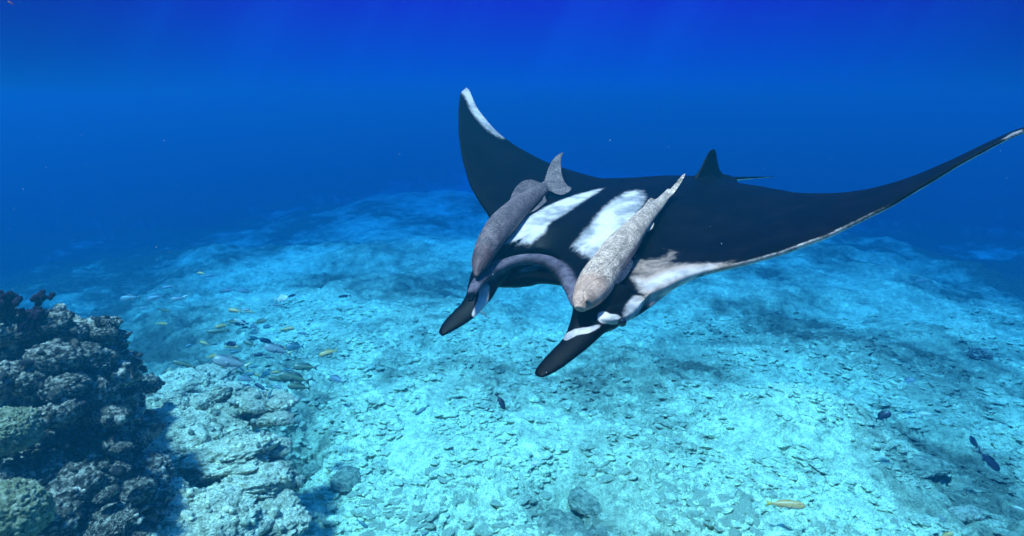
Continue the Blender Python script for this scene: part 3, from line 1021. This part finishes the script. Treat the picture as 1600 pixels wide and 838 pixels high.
    fattr(me, 'white', white); fattr(me, 'lip', lip); fattr(me, 'brown', brown)
    root = empty('manta_ray', ORIG)
    root.rotation_mode = 'QUATERNION'
    root.rotation_quaternion = MROT.to_quaternion()
    tag(root, 'large black manta ray with white shoulder patches and raised wings gliding over the reef', 'manta ray')
    link('body', me, skin_material(), root)
    bm = bmesh.new(); bmesh.ops.create_uvsphere(bm, u_segments=20, v_segments=14, radius=0.022)
    em = bpy.data.meshes.new('eye'); bm.to_mesh(em); bm.free()
    e = link('eye', em, MAT_EYE, root); e.location = Vector(loc(972, 504, 3.235))
    return root
MANTA = build_manta()

# ------------------------------------------------------------------ remoras riding on the manta
def remora_material(name, body, pale, head, spk=110):
    m, nt, b = new_mat(name)
    n1 = noise(nt, spk, 3, 0.8)
    r1 = ramp(nt, [(0.36, tuple(c * 0.38 for c in body)), (0.50, body), (0.64, pale)])
    nt.links.new(n1.outputs[0], r1.inputs[0])
    n3 = noise(nt, 14, 5, 0.65, dist=0.6)
    r3 = ramp(nt, [(0.35, (0.62, 0.60, 0.58)), (0.65, (1.20, 1.17, 1.12))])
    nt.links.new(n3.outputs[0], r3.inputs[0])
    c = mixc(nt, 1.0, r1.outputs[0], r3.outputs[0], 'MULTIPLY')
    hd = attr(nt, 'head')
    hc = mixc(nt, 1.0, head, r3.outputs[0], 'MULTIPLY')
    c = mixc(nt, math_(nt, 'MULTIPLY', hd.outputs['Fac'], 0.75), c, hc)
    ln = attr(nt, 'crease')
    c = mixc(nt, ln.outputs['Fac'], c, tuple(x * 0.25 for x in head))
    nt.links.new(c, b.inputs['Base Color'])
    b.inputs['Roughness'].default_value = 0.6
    b.inputs['Specular IOR Level'].default_value = 0.25
    b1 = bump(nt, b, n3.outputs[0], 0.35, 0.01)
    bump(nt, b, n1.outputs[0], 0.4, 0.002, b1)
    return m

def remora(label, stations, flaps, creases, head_c, head_r, mat, lift=0.0, front=0.06):
    """stations: (left px, right px, thickness ratio); flaps: (outline px, offset towards viewer, thickness)"""
    cen, side, nrm, deps = [], [], [], []
    for (ax, ay), (bx, by), k in stations:
        cx, cy = (ax + bx) / 2, (ay + by) / 2
        hw = math.hypot(ax - bx, ay - by) / 2 / FPX * 4.4
        s, t, d = onray(cx, cy, hw * k * 0.8 + lift, 1.0)
        deps.append(d)
    deps = [deps[0] + 0.86 * (x - deps[0]) for x in deps]
    deps = list(smooth_line(np.array(deps) - front * np.linspace(1, 0, len(deps))**1.5, 3))
    for ((ax, ay), (bx, by), k), d in zip(stations, deps):
        A, B = at(ax, ay, d), at(bx, by, d)
        cen.append((A + B) / 2); side.append((B - A) / 2)
        nrm.append(k)
    n = 64
    q = np.linspace(0, 1, n); kk = np.linspace(0, 1, len(cen))
    C_ = smooth_line(np.stack([np.interp(q, kk, np.array(cen)[:, i]) for i in range(3)], 1), 3)
    S_ = smooth_line(np.stack([np.interp(q, kk, np.array(side)[:, i]) for i in range(3)], 1), 2)
    K_ = np.interp(q, kk, nrm)
    T_ = np.gradient(C_, axis=0)
    N_ = np.cross(T_, S_); N_ /= np.linalg.norm(N_, axis=1)[:, None]
    V, F = [], []
    m = 28
    for i in range(n):
        a = np.linalg.norm(S_[i])
        for w in np.linspace(0, 2 * np.pi, m, endpoint=False):
            ca, sa = math.cos(w), math.sin(w)
            V.append(C_[i] + S_[i] * ca + N_[i] * a * K_[i] * sa)
    for i in range(n - 1):
        for j in range(m):
            k = (j + 1) % m
            F.append((i * m + j, i * m + k, (i + 1) * m + k, (i + 1) * m + j))
    F.append(tuple(range(m))[::-1]); F.append(tuple((n - 1) * m + j for j in range(m)))
    view = at(800, 419, 1.0) - at(800, 419, 0.0)
    px_c = np.array([((a[0] + b[0]) / 2, (a[1] + b[1]) / 2) for a, b, _ in stations])
    from mathutils.geometry import tessellate_polygon
    for pts, off, th in flaps:
        P = []
        for (px, py) in pts:
            dist = np.hypot(px_c[:, 0] - px, px_c[:, 1] - py)
            w = 1 / (dist**2 + 20)
            d = float((w * np.array(deps)).sum() / w.sum())
            cy_ = float((w * px_c[:, 1]).sum() / w.sum())
            if off <= 0: d += 1.1 * (cy_ - py) / FPX * d      # fins lean back along the manta
            P.append(at(px, py, d - off))
        base = len(V); k = len(P)
        for sgn in (-1, 1):
            for p in P: V.append(p + view * sgn * th / 2)
        for tri in tessellate_polygon([[Vector(p) for p in P]]):
            i_ = [x for x in tri]
            F.append(tuple(base + x for x in i_)); F.append(tuple(base + k + x for x in i_)[::-1])
        for i in range(k):
            j = (i + 1) % k
            F.append((base + i, base + j, base + k + j, base + k + i))
    org = np.mean(C_, axis=0)
    V = [np.asarray(v) - org for v in V]
    me = mesh_from('body', V, F)
    bm = bmesh.new(); bm.from_mesh(me); bmesh.ops.recalc_face_normals(bm, faces=bm.faces); bm.to_mesh(me); bm.free()
    me = remesh(me, 0.0036, 3, 'body')
    VV = coords(me) + org
    hp = at(*head_c, float(deps[0]))
    head = sstep(head_r * 1.25, head_r * 0.7, np.linalg.norm(VV - hp, axis=1))
    # creases measured on the body across the line of sight
    rel = VV - np.array([0, 0, CAMZ])
    ahead = rel[:, 1] * CR - rel[:, 2] * SR
    uu = rel[:, 0] / ahead * FPX + 800; vv = 419 - (rel[:, 1] * SR + rel[:, 2] * CR) / ahead * FPX
    cr = np.zeros(len(VV))
    for line, w in creases:
        best = np.full(len(VV), 1e9)
        for (ax, ay), (bx, by) in zip(line[:-1], line[1:]):
            ex, ey = bx - ax, by - ay
            tt = np.clip(((uu - ax) * ex + (vv - ay) * ey) / (ex * ex + ey * ey), 0, 1)
            best = np.minimum(best, np.hypot(uu - ax - tt * ex, vv - ay - tt * ey))
        cr = np.maximum(cr, sstep(w * 1.3, w * 0.3, best) * 0.5)
    # press the creases in
    Nn = normals(me)
    co = coords(me) - Nn * (cr * 0.0035)[:, None]
    me.vertices.foreach_set('co', co.astype(np.float32).ravel())
    fattr(me, 'head', head); fattr(me, 'crease', cr)
    root = empty('remora', org)
    tag(root, label, 'remora', None)
    link('body', me, mat, root)
    return root

MAT_R1 = remora_material("grey_remora_skin", (0.100, 0.066, 0.068), (0.27, 0.19, 0.19), (0.065, 0.026, 0.028))
MAT_R2 = remora_material("pale_remora_skin", (0.38, 0.26, 0.205), (0.74, 0.54, 0.44), (0.38, 0.21, 0.155))
remora('dark grey remora with spread tail riding on the manta shoulder beside its far wing',
    [((741, 432), (747, 433), 0.8), ((737.5, 418), (755, 424), 0.8), ((737.5, 402), (767, 410), 0.8), ((741, 388), (776, 394), 0.8), ((746, 374), (786, 382), 0.8),
     ((757, 353), (798, 365), 0.8), ((768, 338), (808, 355), 0.8), ((782, 325), (817, 343), 0.75), ((796, 314), (826, 332), 0.7), ((810, 305), (836, 321), 0.65),
     ((824, 297), (846, 311), 0.6), ((838, 290), (855, 303), 0.55), ((848, 285), (862, 299), 0.45), ((856, 279), (870, 292), 0.25)],
    [([(795, 316), (800, 303), (805, 294), (810, 288), (816, 283.5), (823, 281), (830, 280.8), (838, 283), (845, 286), (849, 290), (842, 296), (830, 302), (812, 312), (800, 322)], 0.0, 0.011),
     ([(847, 290), (851, 281), (854, 271), (858, 260), (862, 252), (868, 245), (874, 240.5), (880.5, 238), (877, 247), (876.5, 256), (877, 266), (878.5, 275), (882, 284), (887, 290), (893.5, 293.5), (892, 297.5), (888, 301), (882, 304), (876, 305), (868, 303), (858, 298)], 0.0, 0.010),
     ([(822, 336), (834, 327), (845, 315), (852, 306), (854.5, 315), (848, 321), (838, 329)], -0.01, 0.009),
     ([(768, 381), (772, 371), (780, 362), (788, 354), (794, 353), (796.5, 360), (794, 370), (787, 381), (780, 388), (772, 386)], 0.085, 0.010)],
    [([(768, 381), (778, 386), (788, 380), (795, 368), (796, 356)], 1.0), ([(745, 430), (752, 412), (764, 398), (778, 388)], 0.8), ([(741, 412), (748, 395), (760, 378)], 0.6),
     ([(752, 428), (756, 414), (762, 404)], 0.8)],
    (750, 405), 0.17, MAT_R1)
remora('pale beige remora lying belly up along the manta head above its near eye',
    [((898, 481), (914, 486), 0.7), ((894, 466), (934, 476), 0.8), ((897, 450), (949, 464), 0.8), ((903, 434), (959, 450), 0.8), ((911, 421), (966, 437), 0.8), ((921, 409), (972, 424), 0.8),
     ((930, 398), (980, 412), 0.78), ((938, 387), (991, 397), 0.75), ((949, 375), (1000, 383), 0.75), ((964, 361), (1006, 371), 0.72), ((979, 347), (1014, 358), 0.7),
     ((993, 334), (1021, 347), 0.65), ((1008, 322), (1030, 334), 0.55), ((1022, 314), (1038, 323), 0.5), ((1033, 305), (1045, 313), 0.45), ((1043, 295), (1052, 303), 0.4)],
    [([(940, 388), (955, 373), (975, 354), (992, 339), (1004, 325), (1013, 312.5), (1017.5, 309.5), (1022, 311.5), (1029, 312), (1020, 325), (1000, 345), (970, 375)], 0.0, 0.012),
     ([(1030, 313), (1037, 305), (1048, 295), (1059, 282), (1066, 274), (1071.5, 270.5), (1069, 278), (1063, 288), (1055, 300), (1050, 306), (1044, 311), (1036, 318)], 0.0, 0.012),
     ([(1008, 362), (1014, 362), (1020, 357), (1022.5, 351), (1021, 346), (1014, 350)], -0.01, 0.010),
     ([(956, 446), (964, 445), (976, 436), (984, 424), (989.5, 411), (987.5, 405), (978, 405), (962, 418), (955, 432)], 0.02, 0.012),
     ([(936, 425), (945, 418), (958, 405), (971, 389), (968, 388), (955, 393), (944, 402), (937, 413)], 0.105, 0.010),
     ([(911, 456), (918, 446), (930, 437), (946, 433), (956, 434), (959, 444), (950, 460), (938, 470), (925, 474), (914, 470)], 0.088, 0.010)],
    [([(934, 426), (946, 419), (959, 406), (971.5, 389)], 1.0), ([(961, 423), (968, 415), (976, 404)], 0.7), ([(911, 456), (918, 446), (930, 437), (946, 433), (957, 434), (961, 446)], 0.9),
     ([(897, 462), (905, 445), (915, 425), (925, 408)], 0.6), ([(941, 386), (937, 394), (932, 400)], 0.7), ([(905, 476), (912, 470), (911, 458)], 0.6)],
    (926, 455), 0.16, MAT_R2, 0.0, 0.20)

# ------------------------------------------------------------------ reef fish
def fish_material(name, top, side, belly, tail, stripe=None):
    m, nt, b = new_mat(name)
    tc = nt.nodes.new('ShaderNodeTexCoord'); sp = nt.nodes.new('ShaderNodeSeparateXYZ')
    nt.links.new(tc.outputs['Object'], sp.inputs[0])
    mr = N(nt, 'ShaderNodeMapRange'); mr.inputs['From Min'].default_value = -0.17; mr.inputs['From Max'].default_value = 0.17
    nt.links.new(sp.outputs['Z'], mr.inputs['Value'])
    r = ramp(nt, [(0.15, belly), (0.45, side), (0.58, stripe or side), (0.68, side), (0.9, top)], 'LINEAR')
    nt.links.new(mr.outputs[0], r.inputs[0])
    mt = N(nt, 'ShaderNodeMapRange', interpolation_type='SMOOTHSTEP'); mt.inputs['From Min'].default_value = -0.30; mt.inputs['From Max'].default_value = -0.40
    nt.links.new(sp.outputs['X'], mt.inputs['Value'])
    c = mixc(nt, mt.outputs[0], r.outputs[0], tail)
    n = noise(nt, 60, 3, 0.6)
    rr = ramp(nt, [(0.3, (0.75, 0.75, 0.75)), (0.7, (1.15, 1.15, 1.15))]); nt.links.new(n.outputs[0], rr.inputs[0])
    c = mixc(nt, 1.0, c, rr.outputs[0], 'MULTIPLY')
    nt.links.new(c, b.inputs['Base Color'])
    b.inputs['Roughness'].default_value = 0.4
    bump(nt, b, n.outputs[0], 0.2, 0.003)
    return m
def fish_mesh(depth=0.30, width=0.12, fork=0.12, fin=0.07, seed=0):
    """unit-long fish, nose at +X: body, tail, dorsal, anal, pelvic and pectoral fins as one mesh"""
    V, F = [], []
    xs = np.linspace(0, 1, 22); m = 16
    for i, u_ in enumerate(xs):
        x = 0.5 - 0.80 * u_
        e = (math.sin(math.pi * min(1, u_ * 1.0)**0.62) ** 0.85) if u_ < 1 else 0
        hh = depth / 2 * e * (1 - 0.15 * u_) + 0.022 * u_ + 0.006
        ww = width / 2 * e ** 0.9 + 0.008
        zc = 0.01 * math.sin(math.pi * u_)
        for w in np.linspace(0, 2 * np.pi, m, endpoint=False):
            V.append((x, ww * math.cos(w), zc + hh * math.sin(w)))
    for i in range(len(xs) - 1):
        for j in range(m):
            k = (j + 1) % m
            F.append((i * m + j, (i + 1) * m + j, (i + 1) * m + k, i * m + k))
    F.append(tuple(range(m))); F.append(tuple((len(xs) - 1) * m + j for j in range(m))[::-1])
    def slab(pts, th=0.008, tilt=0.0, y0=0.0):
        base = len(V); k = len(pts)
        for sg in (-1, 1):
            for x, z in pts: V.append((x, y0 + sg * th / 2 + tilt * abs(z - pts[0][1]), z))
        F.append(tuple(base + i for i in range(k))); F.append(tuple(base + k + i for i in range(k))[::-1])
        for i in range(k):
            j = (i + 1) % k
            F.append((base + i, base + k + i, base + k + j, base + j))
    t = depth * 0.48
    slab([(-0.26, 0.02), (-0.36, 0.04), (-0.5, t), (-0.5 + fork, 0.0), (-0.5, -t), (-0.36, -0.04), (-0.26, -0.02)])
    H = depth / 2
    slab([(0.22, H * 0.80), (0.14, H + fin), (0.02, H + fin * 0.8), (-0.12, H * 0.85 + fin * 0.7), (-0.24, H * 0.35 + fin * 0.4), (-0.24, H * 0.2), (0, H * 0.7)])
    slab([(-0.04, -H * 0.75), (-0.10, -H - fin * 0.7), (-0.22, -H * 0.4 - fin * 0.4), (-0.24, -H * 0.2), (-0.08, -H * 0.5)])
    slab([(0.16, -H * 0.8), (0.08, -H - fin * 0.9), (0.06, -H * 0.8)])
    for sg in (-1, 1):
        slab([(0.20, -0.02), (0.08, -0.09), (0.05, -0.04), (0.12, 0.0)], 0.006, sg * 0.5, sg * width * 0.45)
    me = mesh_from('body', V, F)
    bm = bmesh.new(); bm.from_mesh(me); bmesh.ops.recalc_face_normals(bm, faces=bm.faces); bm.to_mesh(me); bm.free()
    return me
bm = bmesh.new(); bmesh.ops.create_uvsphere(bm, u_segments=12, v_segments=8, radius=0.022)
EYE = bpy.data.meshes.new('eye'); bm.to_mesh(EYE); bm.free(); EYE.materials.append(MAT_EYE)
SHAPES = {'snapper': fish_mesh(0.30, 0.13, 0.08, 0.06), 'slim': fish_mesh(0.20, 0.11, 0.07, 0.035), 'deep': fish_mesh(0.46, 0.14, 0.09, 0.08)}
FM = {
 'silver': fish_material('silver_fish', (0.10, 0.11, 0.10), (0.30, 0.31, 0.27), (0.42, 0.42, 0.38), (0.75, 0.75, 0.35)),
 'grey': fish_material('grey_fish', (0.14, 0.16, 0.16), (0.26, 0.29, 0.27), (0.42, 0.44, 0.42), (0.25, 0.26, 0.22)),
 'green': fish_material('green_fish', (0.04, 0.07, 0.045), (0.10, 0.15, 0.09), (0.17, 0.22, 0.13), (0.07, 0.065, 0.05), (0.22, 0.24, 0.09)),
 'yellow': fish_material('yellow_fish', (0.60, 0.28, 0.05), (0.98, 0.42, 0.12), (0.95, 0.55, 0.36), (0.98, 0.55, 0.08)),
 'olive': fish_material('olive_fish', (0.35, 0.24, 0.06), (0.60, 0.38, 0.11), (0.22, 0.26, 0.18), (0.50, 0.42, 0.12)),
 'pale': fish_material('pale_fish', (0.50, 0.52, 0.38), (0.66, 0.66, 0.48), (0.60, 0.62, 0.52), (0.60, 0.62, 0.40)),
 'dark': fish_material('dark_fish', (0.008, 0.010, 0.02), (0.012, 0.014, 0.03), (0.02, 0.02, 0.04), (0.01, 0.01, 0.03)),
 'teal': fish_material('teal_fish', (0.03, 0.09, 0.09), (0.05, 0.16, 0.16), (0.10, 0.22, 0.22), (0.04, 0.12, 0.14)),
 'red': fish_material('red_fish', (0.14, 0.004, 0.008), (0.25, 0.01, 0.015), (0.2, 0.02, 0.02), (0.18, 0.01, 0.01)),
}
CACHE = {}
def fish(shape, colour, nose, tail, d, label, cat='fish', roll=0.0, yaw=0.25, eyes=True, group=None):
    """nose and tail px; d metres ahead"""
    key = (shape, colour)
    if key not in CACHE:
        me = SHAPES[shape].copy(); me.materials.clear(); me.materials.append(FM[colour])
        me.polygons.foreach_set('use_smooth', np.ones(len(me.polygons), dtype=bool))
        CACHE[key] = me
    L0 = math.hypot(nose[0] - tail[0], nose[1] - tail[1]) / FPX * d
    dz = L0 * yaw
    a = Vector(at(*nose, d - dz / 2)); b = Vector(at(*tail, d + dz / 2))
    X = (a - b); L = X.length; X.normalize()
    upv = Vector((0, 0.75, 1)) if abs(X.z) < 0.8 else Vector((-1, 0, 0.2))
    Y = upv.cross(X).normalized(); Z = X.cross(Y)
    R = Matrix((X, Y, Z)).transposed() @ Matrix.Rotation(roll, 3, 'X')
    root = empty('reef_fish', (a + b) / 2)
    root.rotation_euler = R.to_euler(); root.scale = (L, L, L)
    o = bpy.data.objects.new('body', CACHE[key]); COL.objects.link(o); o.parent = root
    if eyes:
        w = {'snapper': 0.046, 'slim': 0.038, 'deep': 0.048}[shape]
        for sg in (-1, 1):
            e = bpy.data.objects.new('eye', EYE); COL.objects.link(e); e.parent = root
            e.location = (0.36, sg * w, 0.03)
    tag(root, label, cat, group)
    return root
fish('snapper', 'silver', (332, 561), (392, 573), 9.0, 'silver fish with a large dark eye and yellow tail facing left over the reef slope')
fish('deep', 'pale', (450, 466), (428, 468), 11.0, 'small pale yellow fish swimming alone above the ridge left of the manta')
fish('snapper', 'pale', (366, 499), (384, 507), 12.0, 'small whitish fish turned nearly head-on above the silver fish')
fish('snapper', 'silver', (413, 541), (457, 553), 10.0, 'pale silver thin-tailed fish over bright sand right of the yellow-tailed one')
fish('snapper', 'olive', (498, 556), (528, 547), 9.5, 'yellow-olive fish alone on the right of the shoal')
fish('snapper', 'green', (458, 573), (497, 575), 10.0, 'green fish with dark tail, topmost of the three stacked together at the shoal centre')
fish('snapper', 'green', (436, 585), (486, 597), 9.6, 'largest green fish, in the middle of the three stacked together')
fish('snapper', 'green', (449, 602), (486, 607), 9.8, 'green fish with forked tail, lowest of the three stacked together')
fish('slim', 'green', (418, 590), (462, 596), 10.4, 'slender dark green fish with yellowish side stripe left of the largest green fish')
fish('slim', 'green', (270, 565), (308, 575), 9.8, 'green fish with a yellow stripe gliding over the dim rubble behind the reef')
fish('slim', 'green', (322, 519), (360, 516), 12.0, 'dim green fish in the shade above the silver yellow-tailed fish')
fish('slim', 'pale', (386, 628), (412, 620), 9.2, 'pale green-yellow fish below the shoal beside the pale ridge')
fish('slim', 'teal', (418, 622), (428, 605), 9.0, 'blue slender fish pointing down below the shoal')
fish('slim', 'green', (330, 607), (354, 604), 9.6, 'small green fish just above the silted ridge top')
fish('deep', 'teal', (446, 543), (476, 541), 10.6, 'bluish fish above the three stacked green fish')
fish('snapper', 'grey', (187, 467), (220, 464), 13.0, 'dark grey fish leftmost of the distant line over the blue slope')
fish('snapper', 'grey', (228, 468), (258, 462), 14.0, 'dark grey fish second from the left in the distant line over the slope')
fish('snapper', 'grey', (266, 468), (292, 466), 12.5, 'dark compact fish right end of the distant line over the slope')
fish('slim', 'grey', (252, 450), (276, 447), 15.0, 'faint grey fish above the distant line')
fish('slim', 'grey', (217, 484), (232, 478), 13.5, 'small dark fish just below the distant line')
fish('slim', 'pale', (284, 465), (297, 460), 13.5, 'tiny pale fish at the right end of the distant line')
fish('snapper', 'grey', (344, 455), (368, 453), 15.0, 'left one of two dim fish over the far bright ridge')
fish('snapper', 'grey', (372, 454), (396, 457), 15.5, 'right one of two dim fish over the far bright ridge')
fish('slim', 'dark', (528, 464), (549, 462), 13.0, 'thin dark purple fish far behind, left of the manta head')
fish('slim', 'grey', (318, 432), (340, 430), 17.0, 'very faint fish high in the blue haze at left')
fish('snapper', 'dark', (788, 640), (776, 615), 7.5, 'small black fish diving head down above the bright sand')
fish('slim', 'teal', (649, 649), (671, 633), 9.0, 'teal fish slanting over the bright rubble left of the black one')
fish('slim', 'teal', (575, 825), (556, 811), 7.6, 'teal fish heading down right at the bottom edge')
fish('slim', 'teal', (659, 838), (674, 829), 7.6, 'teal fish half cut off by the bottom edge of the view')
fish('slim', 'yellow', (1259, 791), (1195, 786), 8.3, 'bright yellow fish with forked tail swimming right over the near rubble')
fish('deep', 'pale', (841, 724), (825, 725), 8.4, 'tiny pale yellow fish over the crevice at bottom centre')
fish('deep', 'dark', (1392, 645), (1366, 656), 9.5, 'round blue-black fish over the right rubble edge')
fish('snapper', 'dark', (1562, 736), (1526, 702), 8.2, 'large dark fish pointing down right at the right edge')
fish('deep', 'dark', (1515, 684), (1532, 702), 9.5, 'dark fish just above the large dark one at right')
fish('snapper', 'pale', (1456, 648), (1430, 646), 10.5, 'pale buff fish right of the round blue-black fish')
fish('deep', 'grey', (1429, 592), (1410, 598), 12.0, 'small dim fish over the right slope above the pale buff one')
fish('snapper', 'olive', (1490, 833), (1466, 841), 7.0, 'greenish yellow fish cut by the bottom edge near the right corner')
fish('slim', 'pale', (1600, 797), (1580, 790), 8.2, 'pale thin fish near the bottom right corner')
fish('slim', 'grey', (748, 484), (765, 498), 7.0, 'thin brownish fish just below the far head fin of the manta')
fish('snapper', 'red', (12, 2), (22, 8), 6.2, 'tiny red fish at the top left corner of the open water')
fish('slim', 'grey', (1430, 440), (1455, 438), 17.0, 'faint fish silhouette beyond the right drop-off')
fish('slim', 'grey', (1478, 815), (1462, 803), 8.0, 'thin grey fish low over the rubble above the greenish one')
fish('deep', 'teal', (404, 518), (388, 521), 11.0, 'bluish fish below the whitish head-on fish')
fish('snapper', 'grey', (372, 590), (400, 596), 10.4, 'dim grey fish under the silver yellow-tailed fish')

_f = np.random.default_rng(21)
for i in range(50):
    px, py = _f.normal(385, 65), _f.normal(545, 40)
    if py > 612 or px < 250: continue
    L_ = _f.uniform(13, 24); a_ = _f.normal(0.1, 0.25); sg = 1 if _f.uniform() < 0.75 else -1
    fish(('snapper', 'slim')[int(_f.integers(2))], ('green', 'teal', 'olive', 'grey', 'dark')[int(_f.integers(5))], (px - sg * L_ / 2, py - math.sin(a_) * L_ / 2), (px + sg * L_ / 2, py + math.sin(a_) * L_ / 2),
         _f.uniform(10.5, 13.0), 'small dim fish of the loose shoal between the reef and the bright sand', eyes=False, yaw=_f.uniform(-0.5, 0.5), group='small dim fish of the loose shoal')

# drifting specks in the water
def specks():
    n = 420
    VV, FF, base = [], [], 0
    V0, F0 = ico(1)
    for i in range(n):
        d = rng.uniform(1.6, 9); px, py = rng.uniform(-60, 1660), 880 - 700 * rng.uniform()**1.6
        p = at(px, py, d)
        if p[2] < 0.8 or p[2] > 6.0: continue
        s = rng.uniform(0.0006, 0.0014) * (0.5 + d * 0.28)
        VV.append(V0 * s * rng.uniform(0.7, 1.3, 3) + p); FF.append(F0 + base); base += len(V0)
    me = fast_mesh('drifting_specks', np.concatenate(VV), np.concatenate(FF))
    m, nt, b = new_mat('plankton'); b.inputs['Base Color'].default_value = (0.55, 0.7, 0.75, 1); b.inputs['Roughness'].default_value = 0.9
    o = link('drifting_specks', me, m)
    tag(o, 'tiny pale plankton specks drifting in the clear water', 'plankton', kind='stuff')
specks()

# ------------------------------------------------------------------ the water itself: an even volume
def water_volume():
    x0, x1, y0, y1, z0, z1 = -450, 450, -450, 450, -56.0, 6.25
    V = [(x, y, z) for z in (z0, z1) for y in (y0, y1) for x in (x0, x1)]
    F = [(0, 2, 3, 1), (4, 5, 7, 6), (0, 1, 5, 4), (2, 6, 7, 3), (0, 4, 6, 2), (1, 3, 7, 5)]
    me = mesh_from('haze', V, F)
    m = bpy.data.materials.new('sea_water'); m.use_nodes = True
    nt = m.node_tree; nt.nodes.clear()
    o_ = nt.nodes.new('ShaderNodeOutputMaterial'); v = nt.nodes.new('ShaderNodeVolumePrincipled')
    v.inputs['Color'].default_value = (0.003, 0.0747, 0.1233, 1)
    v.inputs['Absorption Color'].default_value = (0.0, 0.3839, 0.8327, 1)
    v.inputs['Density'].default_value = 0.150
    v.inputs['Anisotropy'].default_value = 0.35
    nt.links.new(v.outputs[0], o_.inputs['Volume'])
    o = link('haze', me, m, smooth=False)
    tag(o, 'clear blue sea water filling the scene', 'water', kind='stuff')
water_volume()
